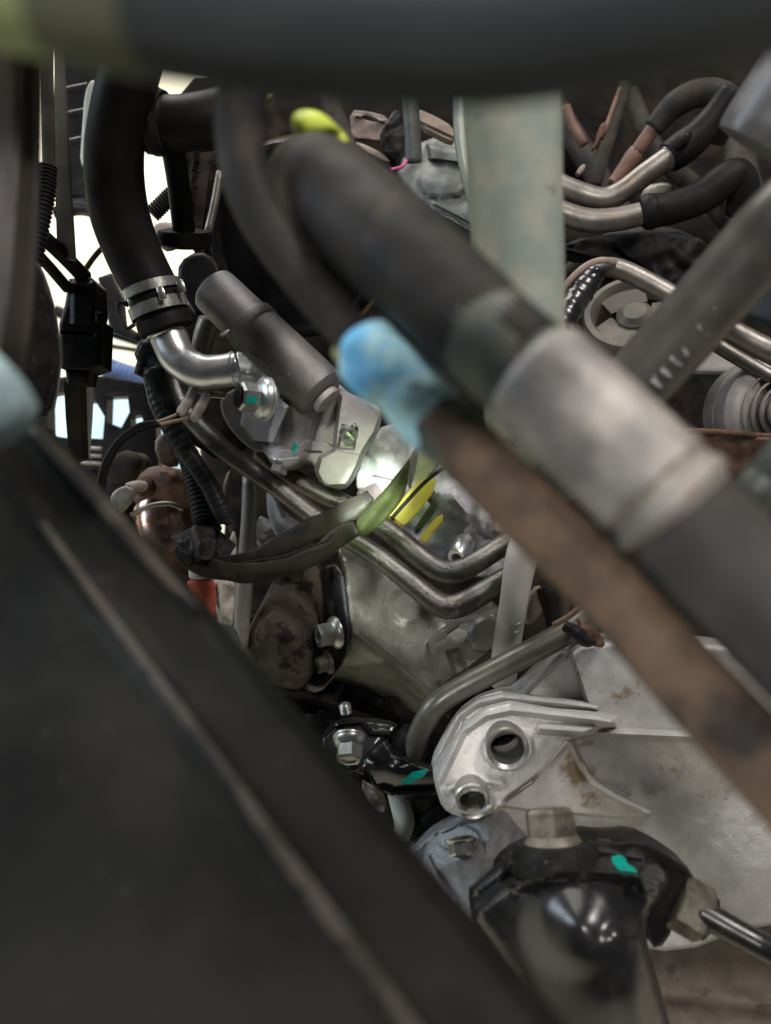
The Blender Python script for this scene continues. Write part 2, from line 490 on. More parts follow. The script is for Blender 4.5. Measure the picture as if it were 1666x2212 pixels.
def relief(name, outline, ctrl, mat, parent=None, feats=(), thick=0.012, step=9, fillet=(10, 0.003), round_it=1,
           holes=(), rough=0.0, angle=50, flat_faces=False):
    """a casting or pressing: front surface of varied depth over an outline, with rounded edges, side walls and back"""
    out = chaikin(list(outline), round_it) if round_it else list(outline)
    out = resample(out, step)
    hl = [resample(list(h), max(4, step * 0.6)) for h in holes]
    xs = [p[0] for p in out]
    ys = [p[1] for p in out]
    gx, gy = np.meshgrid(np.arange(min(xs), max(xs), step), np.arange(min(ys), max(ys), step))
    gx = gx + (np.arange(gx.shape[0])[:, None] % 2) * step * 0.5
    X, Y = gx.ravel(), gy.ravel()
    ok = inpoly(X, Y, out) & (segdist(X, Y, out, True) > step * 0.5)
    for h in hl:
        ok &= ~inpoly(X, Y, h) & (segdist(X, Y, h, True) > step * 0.35)
    ex = []
    if fillet[0] > 0:
        m = len(out)
        for k in range(m):
            a_, b_ = out[k - 1], out[(k + 1) % m]
            tx, ty = b_[0] - a_[0], b_[1] - a_[1]
            tl = math.hypot(tx, ty) or 1.0
            for q in (.12, .4, 1.0):
                for sg in (1, -1):
                    ex.append((out[k][0] - sg * ty / tl * fillet[0] * q, out[k][1] + sg * tx / tl * fillet[0] * q))
    for f in feats:
        if f[0] == 'ridge':
            ln, offs, cl = resample(list(f[1]) + list(f[1])[::-1][1:-1], step)[:], (0, f[2] * .5, -f[2] * .5, f[2], -f[2]), False
            ln = resample(list(f[1]), step)
            keepn = sum(max(1, int(round(math.dist(f[1][k][:2], f[1][k + 1][:2]) / step))) for k in range(len(f[1]) - 1))
            ln = ln[:keepn] + [tuple(map(float, f[1][-1][:2]))]
        elif f[0] == 'pad':
            ln, offs, cl = resample(list(f[1]), step), (0, f[2] * .5, -f[2] * .5), True
        else:
            continue
        m = len(ln)
        for k in range(m):
            a_, b_ = (ln[(k - 1) % m], ln[(k + 1) % m]) if cl else (ln[max(0, k - 1)], ln[min(m - 1, k + 1)])
            tx, ty = b_[0] - a_[0], b_[1] - a_[1]
            tl = math.hypot(tx, ty) or 1.0
            for of in offs:
                ex.append((ln[k][0] - ty / tl * of, ln[k][1] + tx / tl * of))
    if ex:
        E = np.array(ex)
        g = inpoly(E[:, 0], E[:, 1], out) & (segdist(E[:, 0], E[:, 1], out, True) > min(step * .4, max(.1, fillet[0] * .1)))
        for hh in hl:
            g &= ~inpoly(E[:, 0], E[:, 1], hh) & (segdist(E[:, 0], E[:, 1], hh, True) > step * .3)
        E = E[g]
        cells = {}
        sel = []
        q_ = min(step * .42, max(1.0, fillet[0] * .25) if fillet[0] else step)
        for e in E:
            key = (int(e[0] // q_), int(e[1] // q_))
            if key not in cells:
                cells[key] = 1
                sel.append((float(e[0]), float(e[1])))
        wide = {(cx + i, cy + j) for (cx, cy) in cells for i in (-1, 0, 1) for j in (-1, 0, 1)}
        ok &= np.array([(int(a // q_), int(b // q_)) not in wide for a, b in zip(X, Y)])
        ex = sel
    pts = [Vector(p) for p in out]
    edges = [(i, (i + 1) % len(out)) for i in range(len(out))]
    for h in hl:
        b = len(pts)
        pts += [Vector(p) for p in h]
        edges += [(b + i, b + (i + 1) % len(h)) for i in range(len(h))]
    pts += [Vector((float(a), float(c))) for a, c in zip(X[ok], Y[ok])]
    pts += [Vector(e) for e in ex]
    vs, es, fs, *_ = geometry.delaunay_2d_cdt(pts, edges, [], 0, 1e-5)
    X = np.array([v[0] for v in vs])
    Y = np.array([v[1] for v in vs])
    fa = np.array([f for f in fs if len(f) == 3])
    mx, my = X[fa].mean(1), Y[fa].mean(1)
    keep = inpoly(mx, my, out)
    for h in hl:
        keep &= ~inpoly(mx, my, h)
    fa = fa[keep]
    D = (facets if flat_faces else tps)(ctrl)(X, Y)
    for f in feats:
        k = f[0]
        if k == 'ridge':      # polyline, half width, height
            q = segdist(X, Y, f[1]) / f[2]
            D = D - f[3] * sstep(1.0 - q)
        elif k == 'cyl':      # half round along a polyline
            q = segdist(X, Y, f[1]) / f[2]
            D = D - f[3] * np.sqrt(np.clip(1 - q * q, 0, 1))
        elif k == 'boss':     # x, y, r, edge, height [, squash y]
            q = np.hypot(X - f[1], (Y - f[2]) / (f[6] if len(f) > 6 else 1.0))
            D = D - f[5] * sstep((f[3] + f[4] - q) / f[4])
        elif k == 'pad':      # polygon, edge softness, height
            q = segdist(X, Y, f[1], True)
            q = np.where(inpoly(X, Y, f[1]), q, -q)
            D = D - f[3] * sstep(q / f[2] + 0.5)
        elif k == 'dome':
            q = np.hypot((X - f[1]) / f[3], (Y - f[2]) / f[4])
            D = D - f[5] * np.sqrt(np.clip(1 - q * q, 0, 1))
    if fillet[0]:
        q = np.clip(segdist(X, Y, out, True) / fillet[0], 0, 1)
        D = D + fillet[1] * (1 - np.sqrt(np.clip(1 - (1 - q) ** 2, 0, 1)))
        for h in hl:
            q = np.clip(segdist(X, Y, h, True) / (fillet[0] * 0.5), 0, 1)
            D = D + fillet[1] * 0.5 * (1 - np.sqrt(np.clip(1 - (1 - q) ** 2, 0, 1)))
    verts = []
    for i in range(len(X)):
        d = float(D[i])
        if rough:
            d += rough * mnoise.fractal(Vector((X[i] * 0.02, Y[i] * 0.02, 3.1)), 0.8, 2.0, 4)
        verts.append(P(X[i], Y[i], d))
    n = len(verts)
    faces = []
    for a, b, c in fa:
        cr = (X[b] - X[a]) * (Y[c] - Y[a]) - (Y[b] - Y[a]) * (X[c] - X[a])
        faces.append((int(a), int(c), int(b)) if cr > 0 else (int(a), int(b), int(c)))
    cnt = {}
    for f in faces:
        for i in range(3):
            e = (f[i], f[(i + 1) % 3])
            if (e[1], e[0]) in cnt:
                del cnt[(e[1], e[0])]
            else:
                cnt[e] = 1
    back = {}
    for (a, b) in cnt:
        for q in (a, b):
            if q not in back:
                back[q] = len(verts)
                verts.append(verts[q] + FWD * thick)
    for (a, b) in cnt:
        faces.append((b, a, back[a], back[b]))
    # back sheet at coarse cost: mirror of the front
    bk = {}
    for f in list(faces[:len(fa)]):
        t = []
        for q in f:
            if q in back:
                t.append(back[q])
            else:
                if q not in bk:
                    bk[q] = len(verts)
                    verts.append(verts[q] + FWD * thick)
                t.append(bk[q])
        faces.append(tuple(reversed(t)))
    return OBJ(name, verts, faces, mat, parent, angle=angle)

def chaikin3(pts, it):
    for _ in range(it):
        pts = [tuple(a * (1 - t) + b * t for a, b in zip(pts[i], pts[(i + 1) % len(pts)])) for i in range(len(pts)) for t in (.25, .75)]
    return pts

def plate(name, pts, mat, parent=None, thick=0.003, away=None, bevel=0.0008):
    """flat pressed plate: corner points (x,y,d) extruded along its own normal, bevelled"""
    W = [P(*p) for p in pts]
    n = Vector((0, 0, 0))
    for i in range(len(W)):
        n += W[i].cross(W[(i + 1) % len(W)])
    if n.length < 1e-9:
        n = FWD.copy()
    n.normalize()
    if n.dot(FWD) < 0:
        n = -n
    k = len(W)
    verts = W + [p + n * thick for p in W]
    front = list(range(k))
    m = sum(((W[i] - W[0]).cross(W[(i + 1) % k] - W[0]) for i in range(k)), Vector())
    if m.dot(n) > 0:
        front = front[::-1]
    faces = [tuple(front)]
    for i in range(k):
        a, b = front[i], front[(i + 1) % k]
        faces.append((b, a, a + k, b + k))
    faces.append(tuple(q + k for q in reversed(front)))
    o = OBJ(name, verts, faces, mat, parent, angle=30)
    if bevel:
        b = o.modifiers.new('edge', 'BEVEL')
        b.width = bevel
        b.segments = 2
        b.limit_method = 'ANGLE'
    return o

def oval(cx, cy, rx, ry, n=28, rot=0.0):
    c, s = math.cos(rot), math.sin(rot)
    return [(cx + rx * math.cos(2 * math.pi * i / n) * c - ry * math.sin(2 * math.pi * i / n) * s,
             cy + rx * math.cos(2 * math.pi * i / n) * s + ry * math.sin(2 * math.pi * i / n) * c) for i in range(n)]

# ================================================================ setting
fl = OBJ('floor', [(-14, -10, 0), (14, -10, 0), (14, 24, 0), (-14, 24, 0)], [(0, 1, 2, 3)], 'floor')
fl['kind'] = 'structure'

def on_floor(x, y, z):
    r = P(x, y, 1.0) - CAM
    return CAM + r * ((CAM.z - z) / -r.z)
sheet = [on_floor(20, 1010, .012), on_floor(420, 1010, .012), on_floor(420, 815, .012), on_floor(20, 815, .012)]  # added sheet: its cyan colour paints the bluish glints on the floor
ds = OBJ('floor_glint_sheet', sheet + [p - Vector((0, 0, .008)) for p in sheet], [(0, 1, 2, 3), (7, 6, 5, 4), (0, 4, 5, 1), (1, 5, 6, 2), (2, 6, 7, 3), (3, 7, 4, 0)], 'cyan_glint', None, smooth=False)
tag(ds, 'added pale cyan sheet painting the floor glints seen through the fan shroud', 'sheet')
# ================================================================ deep background: engine block and bay
blk = T('engine_block', 'dark oily engine block casting behind all the pipes', 'engine block', (900, 1500, 0.86))
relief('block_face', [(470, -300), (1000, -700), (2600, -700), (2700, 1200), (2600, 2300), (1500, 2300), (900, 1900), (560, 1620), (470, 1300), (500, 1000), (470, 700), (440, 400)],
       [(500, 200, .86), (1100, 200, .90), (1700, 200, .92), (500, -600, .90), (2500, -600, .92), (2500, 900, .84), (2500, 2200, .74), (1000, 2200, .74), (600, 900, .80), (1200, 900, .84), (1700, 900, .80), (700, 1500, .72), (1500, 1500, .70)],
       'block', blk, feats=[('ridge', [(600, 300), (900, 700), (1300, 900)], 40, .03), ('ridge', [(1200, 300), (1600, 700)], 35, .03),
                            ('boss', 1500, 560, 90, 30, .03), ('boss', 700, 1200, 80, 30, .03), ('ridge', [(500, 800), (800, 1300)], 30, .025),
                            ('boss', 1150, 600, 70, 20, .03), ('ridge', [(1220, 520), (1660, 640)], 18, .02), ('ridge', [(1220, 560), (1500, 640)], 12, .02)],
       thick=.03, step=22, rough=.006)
ut = T('undertray', 'black plastic undertray below the exhaust and engine', 'undertray', (300, 1600, .86))
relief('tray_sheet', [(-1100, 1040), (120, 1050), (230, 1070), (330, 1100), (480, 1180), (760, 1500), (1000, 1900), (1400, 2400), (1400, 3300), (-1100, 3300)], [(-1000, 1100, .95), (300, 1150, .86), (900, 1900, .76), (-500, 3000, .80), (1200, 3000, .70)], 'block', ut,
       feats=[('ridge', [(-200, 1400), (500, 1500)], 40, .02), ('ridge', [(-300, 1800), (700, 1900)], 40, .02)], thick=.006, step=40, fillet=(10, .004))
fw = T('gearbox_underside', 'dark grimy lower casting under the stabiliser bar', 'gearbox', (850, 1700, 0.66))
relief('casing', [(470, 1300), (760, 1430), (1000, 1480), (1250, 1330), (1400, 1500), (1300, 1800), (1150, 2000), (900, 2050), (700, 1800), (520, 1560)],
       [(500, 1400, .64), (900, 1550, .60), (1200, 1500, .58), (800, 1800, .60), (1100, 1950, .56)], 'grime', fw,
       feats=[('ridge', [(560, 1480), (720, 1520), (850, 1560)], 18, .012), ('ridge', [(1000, 1550), (1180, 1420)], 14, .012), ('boss', 620, 1600, 40, 20, .015)],
       thick=.02, step=16, rough=.012)

# pan below the front right (brown dirty steel)
pan = T('floor_pan', 'brown dirty pressed steel pan under the black filter bracket', 'steel pan', (1560, 2160, 0.52))
relief('pressing', [(1100, 1900), (1500, 1860), (1800, 1840), (2500, 1700), (2600, 2900), (1100, 2900), (1050, 2300)], [(1350, 1960, .53), (1750, 1960, .53), (1500, 2320, .48), (1500, 2800, .46), (2500, 2000, .53)],
       'brownwall', pan, feats=[('ridge', [(1400, 2140), (1760, 2180)], 40, .008)], thick=.004, step=14, rough=.002)

# ================================================================ left side openings: fan shroud, connector, radiator
sh = T('fan_shroud', 'black plastic fan shroud with bright gaps beside the wire loom', 'fan shroud', (230, 1000, 0.86))
relief('shroud_frame', [(60, 826), (150, 812), (232, 812), (330, 830), (350, 1080), (190, 1100), (60, 1020)], [(100, 830, .84), (330, 830, .86), (200, 1080, .82)], 'plastic', sh,
       holes=[[(102, 852), (142, 846), (146, 946), (104, 940)], [(174, 868), (206, 866), (226, 900), (222, 948), (176, 946)],
              [(232, 858), (276, 856), (280, 890), (262, 924), (230, 912)], [(282, 900), (306, 896), (312, 924), (284, 938)]],
       thick=.02, step=10, round_it=0, fillet=(4, .002))
for i, y in enumerate((968, 984, 1000)):
    tube('fin', [(176, y, .80), (220, y + 2, .80)], 5, 'strip', sh, sub=2, seg=8)
bm_ = T('bumper_beam', 'long dark bumper beam crossing behind the plug connector', 'bumper', (240, 730, 1.5))
tube('beam', [(120, 672, 1.5), (240, 716, 1.5), (380, 760, 1.5)], 13, 'plastic', bm_, sub=4)
tube('trim_line', [(120, 740, 1.48), (240, 748, 1.48), (380, 772, 1.48)], 5, 'rubber', bm_, sub=4)
tag(tube('blue_conduit', [(205, 782, 1.0), (250, 800, 1.0), (330, 824, 1.0)], 20, 'blue_hose', sub=8, ribs=16, amp=.06),
    'ribbed blue conduit glimpsed behind the black plug connector', 'conduit')
rad = T('radiator_edge', 'dark finned radiator core beside the tapered grey strip', 'radiator', (165, 360, 0.75))
relief('core', [(126, 60), (222, 60), (214, 240), (206, 392), (186, 396), (184, 428), (140, 430), (136, 200)], [(130, 80, .74), (190, 370, .74)], 'plastic', rad, thick=.02, step=14, round_it=0)
for i, y in enumerate((186, 240, 300)):
    tube('fin', [(138, y + 4, .732), (188 - i * 2, y - 6, .732)], 2.0, 'strip', rad, sub=2, seg=6)
tag(relief('headlamp_bracket', [(196, 172), (210, 176), (206, 240), (196, 300), (190, 358), (172, 358), (178, 270), (183, 200)], [(190, 180, .66), (180, 350, .66)], 'crimp_green', None, thick=.006, step=6, fillet=(5, .002)),
    'pale green grey metal tab beside the thick coolant hose', 'bracket')
tube_strip = tag(relief('edge_strip', [(118, 96), (132, 96), (143, 260), (152, 430), (160, 560), (124, 560), (119, 400), (117, 250)], [(125, 100, .46), (140, 550, .48)], 'strip', None, thick=.004, step=10, fillet=(0, 0), round_it=0),
    'tall tapered dull grey metal strip beside the ribbed conduit', 'metal strip')
tag(tube('flat_strap', [(100, 60, .44), (104, 250, .44), (106, 380, .44)], 14, 'rubber_dusty', sub=6, flat=.4),
    'dusty dark strap running down behind the side panel', 'strap')
cdn = tag(tube('corrugated_conduit', [(104, 360, .43, 19), (96, 420, .43, 22), (84, 490, .43, 21), (72, 570, .43, 18)], 20, 'rubber', ribs=22, amp=.09, seg=16),
    'ribbed black wiring conduit beside the tapered grey strip', 'conduit')
tag(relief('rubber_flap', [(20, 540), (62, 546), (84, 592), (104, 660), (118, 752), (112, 830), (98, 890), (40, 900), (10, 700)], [(30, 560, .37), (110, 740, .40), (60, 880, .38)], 'grime', None, thick=.01, step=9, fillet=(16, .008), rough=.003),
    'dirty curved black rubber flap under the ribbed conduit', 'rubber flap')
con = T('plug_connector', 'black plastic plug connector with two wires against bright floor', 'connector', (170, 800, .50))
relief('housing', [(150, 602), (196, 598), (208, 612), (210, 670), (206, 690), (222, 694), (218, 790), (190, 800), (132, 796), (128, 700), (140, 660)], [(150, 620, .50), (200, 780, .50)], 'plastic', con,
       feats=[('ridge', [(136, 718), (200, 722)], 6, -.003), ('pad', [(156, 610), (200, 610), (200, 700), (156, 700)], 6, .003)], thick=.02, step=7, fillet=(6, .003), round_it=0)
relief('latch', [(206, 672), (218, 674), (219, 700), (206, 698)], [(210, 680, .497)], 'plastic', con, thick=.008, step=5, fillet=(3, .001), round_it=0)
relief('plug_tail', [(140, 790), (198, 792), (190, 830), (146, 828)], [(160, 800, .505)], 'plastic', con, thick=.014, step=6, fillet=(6, .002), round_it=0)
tube('wire', [(80, 500, .47), (130, 545, .48), (182, 598, .505)], 17, 'rubber', con, sub=6)
tube('wire', [(78, 545, .47), (110, 580, .48), (146, 622, .50)], 12, 'rubber', con, sub=6)
tag(relief('mounting_post', [(138, 824), (172, 824), (174, 900), (178, 990), (150, 1000), (142, 900)], [(150, 830, .52), (160, 980, .54)], 'rubber_dusty', None, thick=.012, step=11, fillet=(0, 0), round_it=0),
    'dusty dark post below the black plug connector', 'post')
tag(relief('tan_post', [(176, 800), (196, 806), (192, 900), (186, 990), (172, 990), (176, 880)], [(180, 810, .58), (180, 980, .60)], 'strip', None, thick=.008, step=11, fillet=(0, 0), round_it=0),
    'thin grey tan post next to the dark mounting post', 'post')

# ================================================================ coolant hose with clamp and zinc elbow
hs = T('coolant_hose', 'thick black curved coolant hose with steel spring clamp', 'hose', (340, 700, .47))
tube('hose_wall', [(350, -350, .39, 62), (320, -60, .39, 62), (298, 90, .40, 62), (262, 230, .42, 62), (247, 340, .44, 62), (256, 450, .455, 63), (290, 550, .465, 60), (334, 640, .47, 58), (352, 690, .472, 57)], 60, 'rubber', hs, sub=8, seg=24)
ax = (P(358, 706, .472) - P(322, 606, .468)).normalized()
ts = px(1, .47)
lathe('hose_lip', (352, 688, .472), ax, [(0, 59 * ts), (.002, 60 * ts), (24 * ts, 60 * ts), (27 * ts, 56 * ts)], 'rubber', hs, 28)
clamp = lathe('spring_clamp', (325, 617, .469), ax, [(0, 60 * ts), (0, 63 * ts), (20 * ts, 63.5 * ts), (20 * ts, 61 * ts)], 'bolt', hs, 30, closed=True)
lathe('clamp_band', (339, 655, .470), ax, [(0, 60 * ts), (0, 63.5 * ts), (24 * ts, 63.5 * ts), (24 * ts, 61 * ts)], 'bolt', hs, 30, closed=True)
for (x, y) in ((349, 631), (285, 652), (392, 617)):
    c0 = P(x, y, .4525 if x == 349 else .456)
    tube('clamp_bridge', [(x - 4, y - 11, .4515 if x == 349 else .459), (x + 4, y + 14, .4515 if x == 349 else .459)], 8, 'bolt', clamp, sub=2, seg=10, flat=.35)
tube('clamp_ear', [(278, 660, .462), (258, 652, .46), (256, 668, .46), (266, 692, .46), (274, 710, .46), (292, 700, .461)], 4.5, 'grime', clamp, sub=4, seg=8)
elb = T('elbow_pipe', 'shiny zinc plated elbow pipe bolted to the pump', 'pipe', (540, 800, .47))
tube('pipe_bend', [(345, 688, .474, 40), (364, 725, .473, 40), (388, 775, .47, 39), (430, 802, .468, 38), (475, 802, .468, 36), (512, 796, .470, 36)], 38, 'zinc', elb, sub=8, seg=24)
lathe('collar', (358, 716, .473), ax, [(0, 41 * ts), (.0008, 44 * ts), (.0018, 44 * ts), (.0026, 41 * ts)], 'zinc', elb, 28)
lathe('weld_ring', (503, 798, .470), V(1, -.1, .12), [(0, 36.5 * ts), (.0006, 38.5 * ts), (.0016, 38.5 * ts), (.0022, 36.5 * ts)], 'chrome', elb, 28)
relief('pipe_flange', [(506, 758), (530, 762), (562, 800), (598, 830), (604, 862), (590, 896), (566, 902), (548, 880), (530, 836), (506, 832)], [(510, 770, .474), (580, 870, .468), (520, 830, .466)], 'chrome', elb,
       feats=[('ridge', [(500, 797), (540, 802)], 34, .007)], thick=.004, step=4.5, fillet=(4, .0015))
bt = T('flange_bolt', 'plated hex bolt with teal mark fixing the zinc elbow', 'bolt', (574, 864, .466))
bolt(bt, (578, 863, .458), V(-.84, -.04, .52), 46, 31, 58, 'chrome', washer=48, cup=False)
lathe('bolt_face', P(578, 863, .458) + V(-.84, -.04, .52).normalized() * (px(58, .466) + .0014), V(-.84, -.04, .52), [(0, px(25, .466)), (.0012, px(24, .466)), (.0012, px(20, .466)), (.0006, px(10, .466))], 'bolt_black', bt, 24)
plate('paint_mark', [(534, 857, .4385), (556, 856, .4455), (556, 870, .4452), (534, 871, .4382)], 'teal', bt, .0006, bevel=0)

# black boot and stem above the pump
boot = T('air_boot', 'black rubber boot joining the thick hose near the crossbar', 'rubber boot', (390, 300, .44))
tube('boot_body', [(318, 262, .44, 66), (345, 264, .44, 66), (360, 266, .44, 56), (420, 266, .44, 58), (520, 250, .44, 62)], 60, 'rubber', boot, sub=6, seg=24)
lathe('boot_ring', (322, 264, .437), V(1, .02, .15), [(0, px(60, .44)), (.002, px(68, .44)), (.007, px(69, .44)), (.009, px(60, .44))], 'rubber', boot, 28)
tube('stem', [(374, 318, .46, 26), (386, 400, .47, 24), (398, 505, .48, 24)], 24, 'plastic', boot, sub=5, seg=18)
lathe('stem_cap', (400, 535, .49), V(.05, -1, .45), [(0, px(44, .49)), (.002, px(57, .49)), (.007, px(59, .49)), (.010, px(54, .49)), (.0115, px(30, .49))], 'rubber', boot, 28)
tag(relief('block_spacer', [(330, 488), (352, 478), (380, 484), (386, 512), (352, 530), (334, 520)], [(340, 490, .52), (380, 520, .51)], 'tan', None, thick=.015, step=6, fillet=(6, .003)),
    'small tan metal block under the black stem cap', 'metal block')
tag(tube('ribbed_duct', [(330, 462, .56), (352, 440, .56), (372, 420, .56)], 18, 'rubber', ribs=9, amp=.08), 'short ribbed black duct behind the black stem', 'duct')
tag(tube('link_rod', [(476, 372, .55), (464, 440, .55), (450, 500, .55)], 9, 'pipe', sub=4), 'thin bare metal rod beside the black pulley', 'rod')
tag(relief('sensor_body', [(386, 566), (430, 540), (470, 560), (480, 596), (440, 640), (428, 690), (404, 650), (384, 610)], [(400, 560, .53), (450, 620, .53)], 'plastic', None, thick=.02, step=8, fillet=(8, .005)),
    'black plastic sensor body tucked behind the pump cylinder', 'sensor')
tag(tube('return_pipe', [(452, 690, .53, 22), (440, 730, .53, 22), (428, 790, .53, 20)], 21, 'pipe', sub=4), 'short rust stained pipe between clamp and pump', 'pipe')

tag(tube('crossing_hose', [(120, 462, .72), (170, 450, .72), (215, 462, .70), (260, 500, .68)], 15, 'rubber', sub=6), 'short black hose crossing the bright gap beside the grey strip', 'hose')
tag(tube('stay_wire', [(150, 640, .66), (200, 560, .66), (238, 520, .66)], 6, 'rubber', sub=5), 'thin black stay wire across the bright gap by the connector', 'wire')
tag(relief('hose_bracket', [(212, 600), (240, 590), (262, 640), (268, 700), (300, 720), (296, 736), (240, 716), (226, 660)], [(230, 610, .62), (280, 720, .60)], 'plastic', None, thick=.008, step=9, fillet=(4, .002), round_it=0), 'black plastic bracket between the connector and the spring clamp', 'bracket')
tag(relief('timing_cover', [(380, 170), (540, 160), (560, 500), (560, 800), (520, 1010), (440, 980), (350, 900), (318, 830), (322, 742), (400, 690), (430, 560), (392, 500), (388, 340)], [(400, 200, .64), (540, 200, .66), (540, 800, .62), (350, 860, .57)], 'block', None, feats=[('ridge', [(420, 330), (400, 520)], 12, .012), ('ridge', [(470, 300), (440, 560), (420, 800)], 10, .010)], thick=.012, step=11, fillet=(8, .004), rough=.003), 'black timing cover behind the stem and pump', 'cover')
# ================================================================ pulley behind pump
pu = T('black_pulley', 'large black round pulley behind the pump cylinder', 'pulley', (640, 620, .56))
pax = V(-.30, .42, .86)
s6 = px(1, .57)
lathe('pulley_disc', (650, 520, .585), pax, [(0, 200 * s6), (.004, 206 * s6), (.012, 206 * s6), (.016, 198 * s6), (.0165, 188 * s6), (.012, 178 * s6), (.012, 90 * s6), (.02, 80 * s6), (.024, 40 * s6)], 'plastic', pu, 48)
lathe('pulley_rim', (650, 520, .578), pax, [(.0, 201 * s6), (.0, 209 * s6), (.0025, 209 * s6), (.0025, 201 * s6)], 'gold', pu, 48, closed=True)
for i in range(5):
    tube('groove', [(640 + i * 3, 478 - i * 4, .56), (700 + i * 3, 546 - i * 4, .555), (800 + i * 3, 606 - i * 4, .55)], 2.6, 'gold', pu, sub=6, seg=8)
# ================================================================ pump / valve body
pm = T('steering_pump', 'grey cast alloy pump with round cylinder and bolt bosses', 'pump', (700, 1040, .52))
pa = (P(700, 858, .488) - P(458, 622, .503)).normalized()
L = (P(700, 858, .488) - P(458, 622, .503)).length
s5 = px(1, .495)
lathe('cylinder', (458, 622, .503), pa, [(0, 46 * s5), (.0015, 51 * s5), (.004, 53 * s5), (L * .33, 55 * s5), (L * .345, 61 * s5), (L * .40, 61 * s5), (L * .415, 58 * s5), (L * .62, 60 * s5), (L * .93, 62 * s5), (L * .965, 60 * s5), (L * .99, 52 * s5), (L, 46 * s5)], 'alu_dark', pm, 36, angle=30)
lathe('end_plug', P(700, 858, .488), pa, [(-.002, 33 * s5), (.003, 33 * s5), (.0042, 31 * s5), (.0042, 12 * s5), (.0034, 10 * s5)], 'alu_pump', pm, 28)
tube('slot', [(694, 876, .4825), (706, 850, .4825)], 2.5, 'grime', pm, sub=2, seg=6)
body = [(475, 858), (478, 890), (486, 908), (500, 930), (522, 954), (546, 973), (566, 974), (574, 982), (586, 1000), (614, 1014), (640, 1006), (652, 996), (678, 1000), (681, 1024), (694, 1046),
        (722, 1056), (745, 1052), (764, 1028), (776, 996), (786, 974), (812, 934), (824, 900), (822, 880), (790, 862), (752, 848), (736, 830), (690, 800), (600, 790), (540, 820)]
relief('pump_body', body, [(475, 880, .522), (600, 980, .516), (560, 830, .508), (690, 950, .514), (800, 900, .514), (720, 1040, .514)], 'alu_pump', pm,
       feats=[('pad', [(527, 880), (521, 918), (548, 953), (592, 957), (604, 925), (626, 876), (592, 845)], 5, .013),
              ('cyl', [(650, 850), (640, 905), (624, 960), (610, 1004)], 46, .020), ('ridge', [(612, 880), (594, 954)], 9, .004),
              ('pad', [(736, 850), (826, 876), (824, 900), (810, 936), (784, 978), (770, 1012), (752, 1048), (700, 1052), (684, 1020), (692, 988), (722, 972), (726, 925)], 9, .014),
              ('pad', [(571, 960), (606, 972), (640, 974), (660, 951), (700, 952), (722, 966), (740, 976), (790, 984), (770, 1070), (560, 1070)], 3.5, .003),
              ('pad', [(574, 984), (606, 992), (646, 988), (640, 1030), (570, 1030)], 3, .0015),
              ('pad', [(742, 918), (772, 926), (764, 972), (730, 968)], 6, -.005), ('ridge', [(660, 975), (694, 977)], 3.5, -.003)],
       thick=.03, step=3.8, fillet=(6, .004), rough=.0004)
lathe('relief_port', (756, 942, .498), V(.35, .45, .75), [(-.008, 19 * s5), (.0, 19 * s5), (.0, 14 * s5), (-.006, 13 * s5), (-.006, 1 * s5)], 'zinc', pm, 20, squash=1.0)
tube('port_spring', [(762, 917, .4985), (768, 923, .4985)], 6, 'zinc', pm, sub=5, seg=10, ribs=3, amp=.2)
bp1 = bolt(pm, (608, 998, .498), V(-.25, .95, .15), 23, 20, 26, 'bolt', names=('bolt_flange', 'bolt_head'))
tube('paint_mark', [(640, 958, .4925), (630, 985, .4935), (612, 1016, .4955)], 5, 'teal', pm, sub=6, seg=8, flat=.25)
tube('paint_mark', [(790, 956, .5045), (798, 952, .5045)], 3.5, 'teal', pm, sub=3, seg=6, flat=.4)
tube('seam_lip', [(656, 874, .492), (640, 862, .489), (610, 838, .486)], 4, 'alu_pump', pm, sub=4, seg=8)
tube('edge_bead', [(498, 712, .488), (486, 720, .487), (478, 724, .489)], 4, 'alu_pump', pm, sub=3, seg=8)

# terminals and twin wire
tm = T('wire_terminals', 'pair of crimped grey wire terminals under the zinc elbow', 'wire terminals', (420, 880, .47))
tube('terminal', [(418, 842, .474, 10), (408, 864, .47, 10), (394, 888, .47, 12), (388, 894, .47, 10)], 11, 'white_cap', tm, sub=4, seg=12, wave=lambda t: 1.15 if .25 < t < .5 else 1.0)
tube('terminal', [(448, 852, .474, 10), (436, 874, .47, 10), (422, 898, .47, 12), (415, 904, .47, 10)], 11, 'white_cap', tm, sub=4, seg=12, wave=lambda t: 1.15 if .25 < t < .5 else 1.0)
plate('tab', [(424, 846, .474), (464, 842, .474), (492, 848, .474), (488, 862, .474), (450, 858, .474)], 'bolt', tm, .002)
tube('plus_mark', [(449, 851, .4735), (461, 850, .4735)], 1.6, 'grime', tm, sub=2, seg=6)
tube('plus_mark', [(455, 845, .4735), (455.5, 857, .4735)], 1.6, 'grime', tm, sub=2, seg=6)
for dy, dx in ((0, 0), (9, 7)):
    tube('bare_wire', [(388 + dx * 3.5, 893 + dy, .47), (360 + dx * 2, 905 + dy * .6, .468), (335 + dx, 913 + dy * .5, .465)], 4, 'copper_wire', tm, sub=4, seg=8)
    tube('wire', [(338 + dx, 912 + dy * .5, .465), (300, 920 + dy, .463), (262, 946 + dy, .462), (234 + dx * .6, 985 + dy, .462), (221 + dx, 1020, .463), (214 + dx, 1060, .465), (212 + dx, 1110, .47)], 6.5, 'rubber', tm, sub=6, seg=10)

